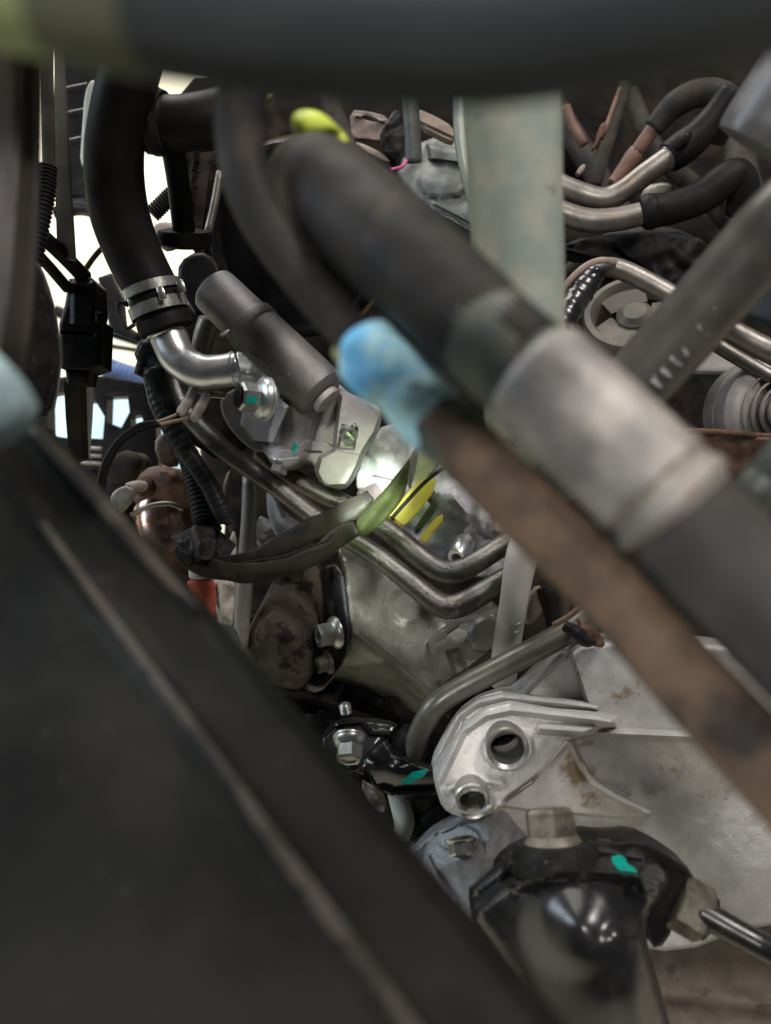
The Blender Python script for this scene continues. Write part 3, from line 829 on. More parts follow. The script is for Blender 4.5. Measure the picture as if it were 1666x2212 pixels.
# ================================================================ wiring loom, tape, sleeve
bt2 = T('loom_connector', 'black taped connector boot under the coolant hose', 'connector', (320, 810, .50))
relief('boot', [(300, 738), (330, 728), (356, 760), (352, 800), (344, 830), (318, 820), (288, 806), (296, 780), (290, 764)], [(300, 750, .50), (340, 810, .495)], 'tape', bt2, thick=.02, step=7, fillet=(7, .005), rough=.003, round_it=0)
tube('boot_tail', [(330, 800, .50, 22), (350, 850, .50, 24), (372, 915, .498, 22)], 22, 'tape', bt2, sub=6, jitter=.12)
hr = T('wiring_loom', 'shiny black tape wrapped wiring loom hanging to a torn end', 'wiring loom', (490, 1125, .50))
tube('wrapped_cable', [(330, 800, .505, 24), (345, 868, .50, 23), (371, 923, .495, 22), (410, 985, .49, 21), (449, 1043, .487, 20), (478, 1100, .485, 20), (490, 1126, .485, 17)], 21, 'tape', hr, ribs=26, amp=.025, jitter=.05, seg=18)
tube('corrugated_branch', [(404, 985, .515, 20), (417, 1020, .512, 22), (430, 1070, .508, 24), (442, 1125, .503, 26), (452, 1150, .50, 28)], 22, 'rubber', hr, ribs=22, amp=.05, seg=16)
tube('wire_end', [(478, 1120, .484), (492, 1130, .482), (502, 1124, .482)], 6, 'tape', hr, sub=4, jitter=.3)
tt = T('torn_tape', 'torn sheet of black tape wrapped round the loom end', 'tape', (440, 1215, .48))
relief('tape_sheet', [(369, 1160), (398, 1148), (424, 1134), (470, 1142), (510, 1178), (502, 1190), (490, 1214), (462, 1206), (440, 1212), (404, 1220), (392, 1200), (384, 1178)],
       [(370, 1165, .475), (425, 1140, .485), (440, 1180, .468), (500, 1185, .488), (440, 1212, .475)], 'tape', tt, feats=[('ridge', [(425, 1140), (432, 1210)], 16, .006), ('ridge', [(470, 1150), (462, 1205)], 10, -.005)], thick=.0015, step=5, fillet=(4, .001), round_it=0, rough=.004)
relief('tape_lining', [(418, 1168), (470, 1160), (460, 1206), (440, 1212), (424, 1200)], [(420, 1170, .466), (465, 1190, .466)], 'rubber_dusty', tt, thick=.0012, step=6, fillet=(3, .001), rough=.003)
sv = T('split_sleeve', 'split black vinyl cable sleeve sweeping up to an olive tip', 'cable sleeve', (640, 1230, .47))
tube('lower_fold', [(384, 1182, .476, 12), (404, 1208, .474, 18), (456, 1228, .472, 21), (537, 1238, .47, 21), (618, 1224, .467, 20), (690, 1194, .463, 21), (735, 1160, .458, 22), (768, 1140, .455, 20)], 20, 'sleeve', sv, sub=8, seg=16, flat=.28, jitter=.2)
tube('upper_fold', [(396, 1190, .48, 8), (456, 1210, .478, 10), (537, 1208, .474, 15), (600, 1180, .47, 22), (660, 1150, .466, 25), (720, 1122, .462, 27), (772, 1092, .46, 22), (800, 1070, .46, 14)], 18, 'sleeve', sv, sub=8, seg=16, flat=.28, jitter=.2)
relief('sleeve_tip', [(768, 1128), (772, 1150), (786, 1160), (806, 1148), (832, 1126), (862, 1090), (880, 1052), (887, 984), (874, 1004), (856, 1026), (832, 1056), (806, 1084), (778, 1112)],
       [(775, 1140, .452), (830, 1090, .448), (886, 990, .44)], 'leaf', sv, feats=[('ridge', [(784, 1140), (840, 1070), (880, 1000)], 20, .005)], thick=.002, step=6, fillet=(7, .003))
tube('sleeve_seam', [(520, 1216, .463), (600, 1204, .458), (660, 1184, .452), (706, 1168, .448), (716, 1152, .448)], 2.5, 'grime', sv, sub=5, seg=6)

# ================================================================ steel tubes
tag(tube('steel_tube', [(372, 760, .53, 20), (374, 803, .528, 20), (383, 855, .526, 21), (412, 900, .523, 21), (456, 946, .52, 21), (508, 990, .517, 21), (594, 1050, .512, 21), (691, 1124, .506, 22), (805, 1194, .498, 23), (885, 1256, .492, 24), (940, 1300, .488, 26), (975, 1311, .487, 27), (1017, 1296, .488, 26), (1093, 1250, .494, 24), (1180, 1206, .50, 22), (1280, 1180, .51, 20)], 22, 'tube', sub=8, seg=20, jitter=.02),
    'lower of two bent grimy steel tubes, running under the pump', 'steel tube')
tag(tube('steel_tube', [(560, 975, .535, 20), (615, 1022, .531, 21), (691, 1066, .526, 22), (750, 1092, .522, 22), (839, 1146, .514, 23), (903, 1198, .507, 24), (949, 1230, .503, 25), (987, 1234, .502, 25), (1030, 1214, .503, 24), (1110, 1164, .51, 22), (1190, 1120, .52, 20)], 22, 'tube', sub=8, seg=20, jitter=.02),
    'upper of two bent grimy steel tubes, ending beside the threaded boss', 'steel tube')
gh = T('lettered_grey_hose', 'light grey rubber hose with green dotted print behind the brown pipe', 'hose', (1100, 1390, .46))
ghw = tube('hose_wall', [(1170, 1120, .478, 34), (1140, 1168, .474, 36), (1124, 1218, .47, 34), (1110, 1300, .474, 30), (1100, 1360, .486, 30), (1092, 1420, .50, 30), (1086, 1470, .515, 29)], 30, 'hose_light', gh, sub=6, seg=20)
for i in range(9):
    x, y = 1139 - i * 2.6, 1228 + i * 17
    tube('letter', [(x - 6, y + 3, .4612 + i * .0011 + max(0, i - 4) * .0009), (x + 3, y - 2, .4618 + i * .0011 + max(0, i - 4) * .0009)], 1.6, 'green_ink', ghw, sub=2, seg=6)

# ================================================================ centre alloy case, bracket & boss
cs = T('alloy_case', 'oil stained grey alloy casing with diagonal rib below the tubes', 'engine casing', (830, 1540, .57))
relief('case_wall', [(700, 1130), (800, 1170), (900, 1250), (990, 1300), (1090, 1300), (1100, 1400), (1060, 1450), (960, 1500), (930, 1510), (890, 1552), (868, 1562), (780, 1545), (710, 1494), (724, 1450), (756, 1380), (752, 1320), (738, 1212)],
       [(690, 1120, .64), (745, 1210, .592), (752, 1320, .566), (762, 1366, .556), (848, 1428, .546), (934, 1504, .535), (938, 1400, .572), (950, 1345, .588), (905, 1250, .610), (810, 1170, .63), (1000, 1290, .61), (1100, 1300, .61), (1110, 1400, .58), (1050, 1460, .57),
        (706, 1500, .645), (780, 1550, .665), (870, 1570, .650), (720, 1440, .595)], 'alu_case', cs,
       feats=[('ridge', [(776, 1374), (842, 1425), (932, 1502)], 10, .010), ('pad', [(930, 1388), (988, 1342), (1066, 1328), (1072, 1402), (1020, 1442), (962, 1480), (944, 1470)], 14, .024),
              ('pad', [(968, 1410), (990, 1404), (1010, 1450), (988, 1470)], 12, -.008), ('ridge', [(930, 1386), (988, 1346)], 9, .004), ('boss', 880, 1310, 26, 22, .003)],
       thick=.02, step=4.6, fillet=(8, .004), rough=.0005, angle=28, flat_faces=True)
lathe('round_pad', (1043, 1368, .548), V(.45, .12, .85), [(0, px(40, .55)), (.003, px(39, .55)), (.0045, px(35, .55)), (.0045, px(10, .55))], 'alu_case', cs, 32)
gk = T('black_flange', 'black oily flange plate with bolts beside the dirty cover', 'flange', (735, 1440, .55))
relief('flange_plate', [(690, 1225), (738, 1215), (752, 1310), (758, 1380), (744, 1430), (722, 1464), (690, 1500), (650, 1490), (668, 1380), (690, 1330)], [(720, 1240, .585), (750, 1380, .553), (680, 1480, .57)], 'gloss', gk, thick=.01, step=8, fillet=(8, .004))
tube('strap', [(712, 1226, .555), (716, 1245, .552), (710, 1268, .552), (716, 1330, .552)], 8, 'grime', gk, sub=4, seg=10, flat=.4)
bolt(gk, (728, 1366, .550), V(-.88, .12, .46), 36, 27, 46, 'bolt', names=('bolt_flange', 'bolt_head'))
bolt(gk, (712, 1430, .555), V(-.80, .15, .40), 26, 20, 30, 'dirty_bolt', names=('bolt_flange', 'bolt_head'))
dc = T('dirty_cover', 'brown dirt caked rubber cover with oil streaks', 'rubber cover', (600, 1480, .56))
relief('cover_wall', [(512, 1420), (540, 1350), (590, 1256), (612, 1200), (690, 1200), (700, 1330), (690, 1400), (680, 1452), (654, 1490), (620, 1488), (566, 1474), (522, 1462)], [(520, 1420, .575), (600, 1280, .565), (620, 1380, .540), (695, 1300, .575), (690, 1420, .565), (600, 1480, .55)], 'dirt', dc,
       feats=[('ridge', [(570, 1472), (655, 1490)], 8, .004), ('dome', 610, 1390, 90, 110, .012)], thick=.02, step=8, fillet=(14, .010), rough=.003)

# ================================================================ torch-lit casting with threaded boss, yellow strips
th = T('threaded_boss_casting', 'grey alloy casting with threaded boss lit by torchlight', 'casting', (1000, 1200, .56))
relief('casting_wall', [(760, 1020), (800, 930), (900, 900), (1020, 980), (1110, 1060), (1180, 1120), (1160, 1230), (1060, 1250), (960, 1240), (880, 1180), (800, 1130)],
       [(780, 1040, .570), (900, 950, .59), (1000, 1080, .565), (1140, 1140, .575), (960, 1230, .57), (870, 1150, .585)], 'alu_smooth', th,
       feats=[('ridge', [(985, 1080), (1010, 1110), (1000, 1160)], 16, .010), ('pad', [(940, 1060), (985, 1050), (1030, 1090), (1010, 1130), (960, 1110)], 18, .010),
              ('cyl', [(820, 930), (850, 1010)], 42, .014), ('ridge', [(760, 1085), (862, 1050)], 14, .008), ('ridge', [(890, 1030), (940, 1090), (900, 1150)], 9, -.012), ('boss', 1060, 1130, 24, 14, .010)],
       thick=.02, step=7, fillet=(10, .004), rough=.003)
s55 = px(1, .54)
tboss = lathe('threaded_boss', (1004, 1172, .56), V(-.38, .55, .75), [(0, 25 * s55), (.010, 24 * s55), (.018, 22 * s55), (.019, 20 * s55), (.019, 12.5 * s55), (.006, 11.5 * s55), (.006, 1 * s55)], 'zinc', th, 26)
for i in range(4):
    lathe('thread', P(1004, 1172, .56) + V(-.38, .55, .75).normalized() * (.009 + .0025 * i), V(-.38, .55, .75), [(0, 12.6 * s55), (0.0005, 10.6 * s55), (.001, 10.6 * s55), (.0015, 12.6 * s55)], 'zinc', tboss, 20, closed=True)
plate('lit_block', [(768, 1066, .556), (802, 1026, .556), (862, 1040, .556), (838, 1086, .552), (800, 1096, .552)], 'alu', th, .014, bevel=.002)
tube('lug', [(1076, 1106, .548, 16), (1080, 1126, .546, 15), (1076, 1146, .546, 13)], 15, 'crimp', th, sub=4, flat=.5)
tag(relief('yellow_strip', [(836, 1116), (862, 1082), (904, 1040), (930, 1026), (942, 1036), (934, 1068), (908, 1100), (876, 1134), (852, 1138)], [(850, 1120, .537), (935, 1040, .537)], 'yellow', None, thick=.003, step=6, fillet=(3, .0006), round_it=0),
    'bright yellow plastic strip between sleeve tip and brown pipe', 'plastic strip')
tag(relief('yellow_clip', [(904, 1168), (918, 1146), (942, 1118), (958, 1110), (956, 1128), (934, 1152), (920, 1174)], [(910, 1165, .533), (955, 1115, .533)], 'yellow', None, thick=.003, step=5, fillet=(2, .0005), round_it=0),
    'small worn yellow clip next to the threaded boss', 'clip')
tag(tube('thin_cable', [(846, 1120, .534), (880, 1082, .53), (920, 1040, .525), (960, 1010, .52), (1010, 985, .52)], 4.5, 'tape', sub=6), 'thin dark cable over the yellow plastic strip', 'cable')
tag(relief('grey_bracket', [(884, 985), (910, 950), (960, 970), (950, 1010), (905, 1050), (884, 1062), (880, 1020)], [(890, 1000, .54), (950, 980, .535)], 'strip', None, thick=.006, step=7, fillet=(6, .003)),
    'small grey bracket behind the olive sleeve tip', 'bracket')

# ================================================================ exhaust corner
ex = T('exhaust_manifold', 'rusty brown exhaust manifold with heat tinted can and nut', 'exhaust manifold', (350, 1180, .60))
relief('manifold', [(290, 1090), (286, 1050), (312, 1012), (350, 1004), (396, 1018), (420, 1060), (430, 1120), (400, 1150), (330, 1130)], [(300, 1080, .60), (360, 1040, .585), (420, 1120, .60)], 'rust', ex, feats=[('dome', 355, 1060, 70, 60, .022)], thick=.03, step=8, fillet=(12, .012), rough=.003)
lathe('stud_base', (318, 1052, .574), V(-.3, -.1, .9), [(0, px(24, .57)), (.004, px(22, .57)), (.006, px(14, .57))], 'rust_orange', ex, 20)
tube('stud', [(322, 1052, .572, 13), (296, 1050, .565, 12), (276, 1054, .56, 11)], 12, 'white_cap', ex, sub=4)
relief('washer_nut', [(236, 1082), (246, 1060), (270, 1048), (290, 1056), (284, 1078), (262, 1104), (250, 1110)], [(240, 1080, .56), (285, 1060, .556)], 'white_cap', ex, thick=.008, step=6, fillet=(5, .002))
can_ax = V(.25, 1, .45)
s6a = px(1, .58)
lathe('tinted_can', (350, 1092, .60), can_ax, [(0, 46 * s6a), (.003, 62 * s6a), (.008, 64 * s6a), (.012, 60 * s6a), (.016, 62 * s6a), (.034, 56 * s6a), (.040, 48 * s6a), (.044, 40 * s6a)], 'copper', ex, 32)
tube('can_rim', [(286, 1112, .565), (320, 1094, .555), (366, 1088, .555), (396, 1100, .56)], 6, 'pipe', ex, sub=5, seg=10)
relief('lower_shield', [(300, 1180), (360, 1176), (420, 1190), (450, 1300), (500, 1420), (470, 1440), (380, 1300)], [(320, 1190, .60), (480, 1420, .60)], 'rust', ex, thick=.01, step=12, fillet=(10, .006), rough=.004)
relief('tan_plate', [(330, 960), (352, 930), (372, 960), (390, 1006), (350, 1010)], [(340, 970, .62)], 'tan', ex, thick=.006, step=8, fillet=(5, .003))
tag(relief('tan_stay', [(430, 960), (500, 960), (506, 1000), (480, 1090), (462, 1060), (440, 1010)], [(450, 980, .60), (480, 1080, .60)], 'pink', None, thick=.006, step=8, fillet=(6, .003)), 'dusty tan steel stay behind the wrapped loom', 'stay')
tag(relief('thin_stay', [(494, 1012), (502, 1024), (490, 1070), (500, 1110), (512, 1150), (496, 1160), (478, 1060)], [(495, 1020, .575), (500, 1150, .575)], 'tan', None, thick=.004, step=6, fillet=(4, .002)), 'narrow bent tan stay next to the wrapped loom', 'stay')
tag(relief('dark_canister', [(226, 1010), (262, 970), (310, 980), (306, 1020), (270, 1050), (236, 1052)], [(230, 1020, .62), (300, 1000, .61)], 'rubber_dusty', None, feats=[('dome', 266, 1010, 50, 44, .014)], thick=.02, step=8, fillet=(8, .005)), 'dusty black canister behind the twin wire', 'canister')
rt = T('red_tube', 'red tube with worn white cap below the torn tape', 'tube', (440, 1300, .52))
tube('tube_body', [(432, 1252, .52, 28), (438, 1280, .52, 28), (440, 1310, .52, 26), (442, 1330, .522, 24)], 28, 'red', rt, sub=4, seg=18)
tube('cap', [(434, 1228, .516, 26), (435, 1246, .516, 26)], 26, 'white_cap', rt, sub=3, seg=18)
tag(relief('tattered_wrap', [(452, 1250), (486, 1234), (510, 1250), (506, 1330), (490, 1400), (468, 1400), (470, 1320), (456, 1290)], [(460, 1260, .53), (500, 1380, .54)], 'white_cap', None, feats=[('ridge', [(470, 1260), (484, 1380)], 10, .005)], thick=.003, step=7, fillet=(5, .003), rough=.005), 'tattered grey white wrap beside the red tube', 'wrap')
tag(relief('torn_liner', [(494, 1170), (506, 1140), (512, 1180), (506, 1240), (486, 1236), (484, 1200)], [(495, 1180, .53)], 'white_cap', None, thick=.002, step=6, fillet=(4, .002), rough=.003), 'torn pale liner hanging beside the torn tape', 'liner')
tag(tube('grey_post', [(540, 1030, .545, 16), (538, 1120, .545, 17), (532, 1210, .548, 18), (526, 1300, .552, 18), (520, 1400, .556, 16)], 17, 'strip', sub=5), 'grey vertical post behind the split sleeve with torchlit top', 'post')
tag(relief('lit_gusset', [(574, 1052), (592, 1060), (600, 1090), (640, 1130), (690, 1150), (650, 1190), (610, 1180), (580, 1130)], [(580, 1060, .575), (650, 1160, .57)], 'alu_smooth', None, feats=[('ridge', [(590, 1070), (610, 1120), (650, 1150)], 12, .006)], thick=.008, step=7, fillet=(6, .003)), 'pale alloy gusset lit between post and steel tube', 'gusset')
tag(relief('small_manifold', [(552, 1110), (590, 1130), (620, 1170), (590, 1210), (556, 1200)], [(570, 1150, .60)], 'alu_smooth', None, feats=[('dome', 580, 1150, 26, 26, .010), ('dome', 565, 1190, 22, 22, .010)], thick=.01, step=6, fillet=(6, .003), rough=.004), 'small dull alloy lump behind the split sleeve', 'casting')
tag(relief('pale_shard', [(470, 1340), (505, 1350), (520, 1400), (498, 1410), (474, 1380)], [(490, 1370, .50)], 'crimp_green', None, thick=.003, step=7, fillet=(5, .002)), 'pale green plastic shard beside the dark panel edge', 'plastic shard')

# ================================================================ stabiliser bar, bracket, bolt
sb = T('stabiliser_bar', 'dull dark steel stabiliser bar bending into its bushing', 'stabiliser bar', (905, 1590, .47))
tube('bar', [(1300, 1310, .475, 27), (1230, 1362, .472, 27), (1085, 1440, .466, 26), (990, 1490, .463, 25), (944, 1522, .462, 25), (920, 1556, .464, 25), (903, 1592, .468, 24), (890, 1630, .475, 24)], 26, 'bar_steel', sb, sub=8, seg=20)
tube('bushing', [(900, 1586, .476, 36), (891, 1606, .478, 40), (884, 1630, .482, 42)], 38, 'rubber', sb, sub=4, seg=22)
kb = T('bushing_bracket', 'glossy black saddle bracket with teal mark round the bushing', 'bracket', (840, 1720, .46))
relief('bracket_plate', [(694, 1600), (702, 1576), (722, 1562), (752, 1552), (790, 1554), (862, 1562), (848, 1588), (820, 1600), (806, 1632), (790, 1668), (760, 1664), (732, 1648), (700, 1640)], [(710, 1580, .482), (850, 1570, .485), (760, 1655, .466)], 'gloss_clean', kb,
       feats=[('ridge', [(700, 1588), (724, 1566), (780, 1560), (800, 1584), (846, 1586)], 6, .003)], thick=.004, step=6, fillet=(6, .003))
relief('saddle', [(780, 1650), (792, 1620), (830, 1590), (846, 1616), (880, 1642), (940, 1656), (952, 1690), (944, 1722), (904, 1732), (846, 1722), (808, 1700), (796, 1676)],
       [(790, 1640, .468), (835, 1600, .474), (850, 1660, .452), (940, 1670, .450), (900, 1728, .462), (806, 1700, .466)], 'gloss_clean', kb,
       feats=[('ridge', [(784, 1664), (806, 1700), (850, 1718), (944, 1714)], 9, .006), ('ridge', [(830, 1600), (850, 1632), (892, 1650), (944, 1660)], 6, .003)], thick=.004, step=6, fillet=(6, .004))
plate('paint_mark', chaikin3([(862, 1690, .4478), (878, 1682, .4472), (890, 1668, .4472), (904, 1666, .4471), (928, 1660, .4474), (916, 1678, .4468), (900, 1684, .447), (890, 1692, .447), (872, 1695, .4475)], 2), 'teal', kb, .0006, bevel=0)
tube('bracket_lip', [(730, 1654, .462), (744, 1664, .461), (764, 1662, .461), (786, 1670, .461)], 4, 'gloss_clean', kb, sub=4, seg=8)
b2 = T('bracket_bolt', 'steel flanged hex bolt on the black saddle bracket', 'bolt', (757, 1590, .46))
bolt(b2, (757, 1592, .462), V(-.02, .72, .62), 36, 29, 48, 'bolt', washer=38)
st = tag(lathe('stud_screw', (748, 1540, .48), V(-.15, -.9, .2), [(0, px(13, .48))] + [(.0012 * i + .0006 * j, px(13 if j else 10.5, .48)) for i in range(5) for j in (0, 1)] + [(.0066, px(8, .48))], 'bolt', None, 18),
    'short threaded stud above the black saddle bracket', 'stud')
tag(tube('cloudy_tube', [(856, 1712, .48, 20), (868, 1750, .475, 22), (874, 1780, .47, 22), (866, 1810, .468, 18)], 22, 'clear', sub=6, seg=18), 'cloudy pale plastic tube below the saddle bracket', 'plastic tube')
tag(relief('grey_lump', [(776, 1690), (806, 1706), (836, 1730), (830, 1760), (800, 1740)], [(800, 1720, .49)], 'white_cap', None, thick=.008, step=6, fillet=(6, .003), rough=.006), 'lumpy grey remnant under the saddle bracket', 'lump')

# ================================================================ large alloy mount bracket on the right
hb = T('alloy_mount', 'large pale cast alloy mounting bracket with two bolt holes', 'mounting bracket', (1400, 1950, .47))
ARM = [(936, 1680), (946, 1650), (966, 1614), (1004, 1558), (1048, 1526), (1100, 1514), (1160, 1524), (1286, 1540), (1330, 1552), (1330, 1566), (1290, 1574), (1236, 1598), (1200, 1640), (1150, 1684), (1098, 1722), (1076, 1752), (1030, 1766), (984, 1762), (958, 1744), (946, 1712)]
WEB = [(1080, 1740), (1150, 1690), (1222, 1600), (1238, 1602), (1250, 1640), (1278, 1690), (1332, 1722), (1406, 1754), (1400, 1766), (1330, 1766), (1240, 1758), (1150, 1752)]
relief('mount_casting', [(936, 1680), (966, 1614), (1004, 1556), (1048, 1524), (1100, 1508), (1128, 1504), (1228, 1400), (1320, 1384), (1440, 1380), (1800, 1420), (2200, 1500), (2240, 1780), (2180, 1990), (1720, 1990), (1600, 2010), (1470, 2060), (1330, 2040), (1220, 1900), (1130, 1800), (1076, 1756), (1030, 1768), (984, 1764), (956, 1746), (944, 1712)],
       [(945, 1690, .452), (1000, 1570, .465), (1230, 1410, .462), (1320, 1400, .455), (1500, 1500, .442), (1640, 1480, .434), (1300, 1650, .472), (1450, 1680, .474), (1640, 1700, .466), (1500, 1860, .476), (1650, 1880, .468), (1250, 1850, .486), (1080, 1740, .448), (1400, 2000, .492)], 'alu_rough', hb,
       feats=[('pad', [(1124, 1514), (1229, 1408), (1268, 1530), (1200, 1532)], 6, -.014), ('pad', WEB, 7, .024), ('pad', ARM, 12, .036),
              ('ridge', [(950, 1684), (1000, 1580), (1050, 1546), (1104, 1534), (1284, 1554), (1320, 1560)], 12, .006),
              ('ridge', [(1170, 1574), (1300, 1583), (1410, 1588), (1660, 1598)], 14, .018),
              ('ridge', [(1234, 1608), (1250, 1644), (1278, 1690), (1332, 1722), (1398, 1756)], 11, .012),
              ('boss', 1097, 1618, 50, 8, .010, .82), ('boss', 1021, 1733, 42, 8, .012, .80), ('ridge', [(972, 1704), (1024, 1686), (1082, 1694)], 15, .005),
              ('ridge', [(1232, 1402), (1272, 1528)], 4, -.003), ('dome', 1360, 1650, 120, 70, -.006)],
       holes=[oval(1097, 1617, 40, 31, 28, -.2), oval(1021, 1733, 31, 22, 28, -.1)], thick=.03, step=4.6, fillet=(12, .006), rough=.0006)
s4 = px(1, .415)
lathe('bore_sleeve', P(1097, 1618, .4075) - V(-.05, .02, 1).normalized() * .011, V(-.05, .02, 1), [(.0095, 36 * s4), (.0105, 41 * s4), (.011, 44 * s4), (.010, 46 * s4), (.0, 46 * s4), (-.012, 36 * s4), (.0, 35.5 * s4)], 'bolt', hb, 32, closed=True)
lathe('bore_sleeve', P(1021, 1733, .3995) - V(-.05, .06, 1).normalized() * .011, V(-.05, .06, 1), [(.0095, 27 * s4), (.0105, 31 * s4), (.011, 36 * s4), (.010, 39 * s4), (.0, 39 * s4), (-.012, 27 * s4), (.0, 26.5 * s4)], 'bolt', hb, 32, closed=True)
relief('rust_backing', [(1040, 1560), (1160, 1560), (1180, 1660), (1080, 1780), (970, 1770), (980, 1700)], [(1050, 1580, .465), (1150, 1640, .465), (1020, 1750, .455)], 'dirt', hb, thick=.01, step=14, fillet=(6, .003))
lb = T('lower_alloy_bracket', 'smooth grey alloy bracket with hex bolt under the mount arm', 'bracket', (1010, 1960, .45))
relief('bracket_wall', [(880, 1850), (930, 1800), (966, 1772), (1024, 1746), (1096, 1752), (1140, 1764), (1150, 1830), (1100, 1900), (1050, 1980), (1000, 2000), (960, 1940), (910, 1890)], [(870, 1850, .456), (930, 1795, .456), (1024, 1740, .452), (1060, 1750, .436), (1050, 1850, .432), (1010, 1985, .436), (1150, 1760, .47), (1150, 1840, .468), (1060, 1990, .462), (960, 1950, .446), (905, 1895, .452), (985, 1860, .438)], 'alu_smooth', lb,
       feats=[('boss', 992, 1812, 42, 8, .003, .62), ('ridge', [(940, 1800), (1000, 1774), (1040, 1770)], 7, .003), ('ridge', [(925, 1850), (950, 1900), (985, 1950)], 7, .003)], thick=.016, step=5, fillet=(7, .003), rough=.0006, angle=25, flat_faces=True)
bolt(lb, (994, 1812, .438), V(.08, .80, .55), 34, 26, 34, 'bolt', names=('bolt_flange', 'bolt_head'))
tag(relief('black_shim', [(880, 1800), (960, 1720), (980, 1770), (930, 1820), (890, 1850)], [(900, 1810, .47), (970, 1740, .46)], 'grime', None, thick=.008, step=8, fillet=(6, .003)), 'black plate edge between cloudy tube and mount arm', 'plate')

# ================================================================ clips around the grey hose
ck = T('rusty_clip', 'rust tinged clip with dark cable tie on the stabiliser bar', 'clip', (1250, 1370, .44))
tube('tie', [(1220, 1352, .443, 12), (1246, 1366, .44, 16), (1266, 1384, .44, 14), (1286, 1386, .44, 8)], 12, 'tape', ck, sub=5, jitter=.2)
tube('pin', [(1196, 1350, .44), (1228, 1332, .437), (1252, 1312, .435)], 6, 'rust', ck, sub=3, seg=10)
relief('rust_flake', [(1244, 1330), (1270, 1350), (1300, 1370), (1310, 1400), (1276, 1396), (1262, 1370)], [(1250, 1340, .45), (1300, 1390, .45)], 'rust_orange', ck, thick=.004, step=6, fillet=(4, .002), rough=.004)
tag(relief('tan_disc', [(1140, 1290), (1164, 1262), (1180, 1280), (1174, 1320), (1152, 1346), (1134, 1350)], [(1150, 1300, .53)], 'tan', None, thick=.006, step=6, fillet=(5, .002)), 'small round tan disc behind the lettered grey hose', 'disc')
tag(tube('dark_loop', [(1180, 1270, .51), (1196, 1320, .51), (1206, 1370, .51), (1210, 1420, .51)], 22, 'rubber', sub=5), 'dark rubber hose behind the rusty clip', 'hose')
tag(tube('grey_loop', [(1196, 1240, .49), (1216, 1290, .488), (1222, 1350, .487)], 12, 'rubber_dusty', sub=5), 'thin dusty hose beside the rusty clip', 'hose')
# ================================================================ upper right: refrigerant pipes, hoses, pulleys
ap = T('alloy_pipe', 'upper dull alloy pipe with looped rubber hose, beside the pale hose', 'pipe', (1300, 430, .58))
tube('pipe_run', [(1040, 330, .62), (1150, 370, .59), (1215, 403, .585), (1262, 421, .58), (1306, 430, .577), (1345, 414, .575), (1392, 378, .572), (1450, 337, .57)], 24, 'pipe', ap, sub=7, seg=18)
lathe('pipe_bead', (1440, 344, .571), V(.82, -.58, .1), [(0, px(24, .57)), (.0008, px(27, .57)), (.002, px(27, .57)), (.003, px(24, .57))], 'pipe', ap, 24)
tube('hose_end', [(1444, 341, .572, 33), (1466, 326, .571, 36), (1490, 308, .57, 35), (1512, 288, .568, 32), (1545, 248, .565, 28), (1580, 200, .56, 28)], 34, 'rubber', ap, sub=6, seg=20)
tube('hose_clip', [(1462, 318, .56, 10), (1478, 300, .555, 12), (1490, 290, .555, 8)], 10, 'grime', ap, sub=3, jitter=.2)
ul = T('looped_hose', 'brown tinted looped rubber hose with rusty fitting', 'hose', (1350, 380, .60))
tube('loop', [(1545, 300, .60, 24), (1570, 252, .585, 26), (1572, 216, .58, 28), (1540, 200, .578, 29), (1500, 204, .58, 29), (1464, 222, .583, 28), (1436, 248, .588, 25), (1412, 276, .592, 22)], 27, 'rubber_dusty', ul, sub=7, seg=18)
tube('thin_pipe', [(1418, 268, .592, 16), (1398, 296, .595, 16), (1376, 328, .60, 16)], 16, 'rust', ul, sub=4)
tube('fitting', [(1378, 324, .60, 17), (1366, 342, .602, 19), (1350, 362, .604, 16), (1330, 388, .606, 13), (1322, 396, .606, 12)], 15, 'rust', ul, sub=4, seg=8)
lp = T('alloy_pipe', 'lower dull alloy pipe ending in a thick black rubber hose', 'pipe', (1290, 480, .57))
tube('pipe_run', [(1040, 396, .61), (1140, 430, .58), (1211, 459, .575), (1270, 476, .57), (1332, 474, .567), (1390, 461, .565)], 25, 'pipe', lp, sub=7, seg=18)
lathe('pipe_bead', (1382, 463, .566), V(.97, -.2, .1), [(0, px(25, .56)), (.0008, px(28, .56)), (.002, px(28, .56)), (.003, px(25, .56))], 'pipe', lp, 24)
tube('hose_end', [(1388, 462, .566, 34), (1402, 458, .565, 38), (1416, 455, .565, 36), (1450, 450, .563, 34), (1512, 427, .56, 36), (1560, 394, .557, 37), (1590, 380, .557, 36), (1606, 410, .56, 34), (1600, 460, .57, 32)], 36, 'rubber', lp, sub=7, seg=20)
for (n, p, r, m, lab) in (
    ('support_rod', [(1352, 180, .66), (1318, 290, .66), (1284, 400, .66)], 15, 'rubber_dusty', 'dark diagonal support rod behind the looped hose'),
    ('thin_rod', [(1340, 190, .65), (1314, 262, .65), (1300, 300, .65)], 5, 'rust', 'thin brown rod beside the diagonal support rod'),
    ('vent_tube', [(1222, 230, .68), (1236, 268, .68), (1262, 312, .68)], 11, 'rust', 'short brown vent tube beside the pale hose')):
    tag(tube(n, p, r, m, sub=5), lab, 'rod')
tag(relief('orange_clamp', [(1290, 300), (1296, 270), (1308, 262), (1314, 284), (1300, 296), (1286, 320), (1278, 320)], [(1300, 290, .645)], 'rust_orange', None, thick=.006, step=5, fillet=(3, .002)), 'small orange rusty clamp on the thin brown rod', 'clamp')
tag(relief('tan_tab', [(1244, 372), (1256, 356), (1266, 354), (1264, 366), (1252, 380)], [(1255, 365, .60)], 'tan', None, thick=.004, step=4, fillet=(3, .001)), 'tiny tan tab above the upper alloy pipe', 'tab')
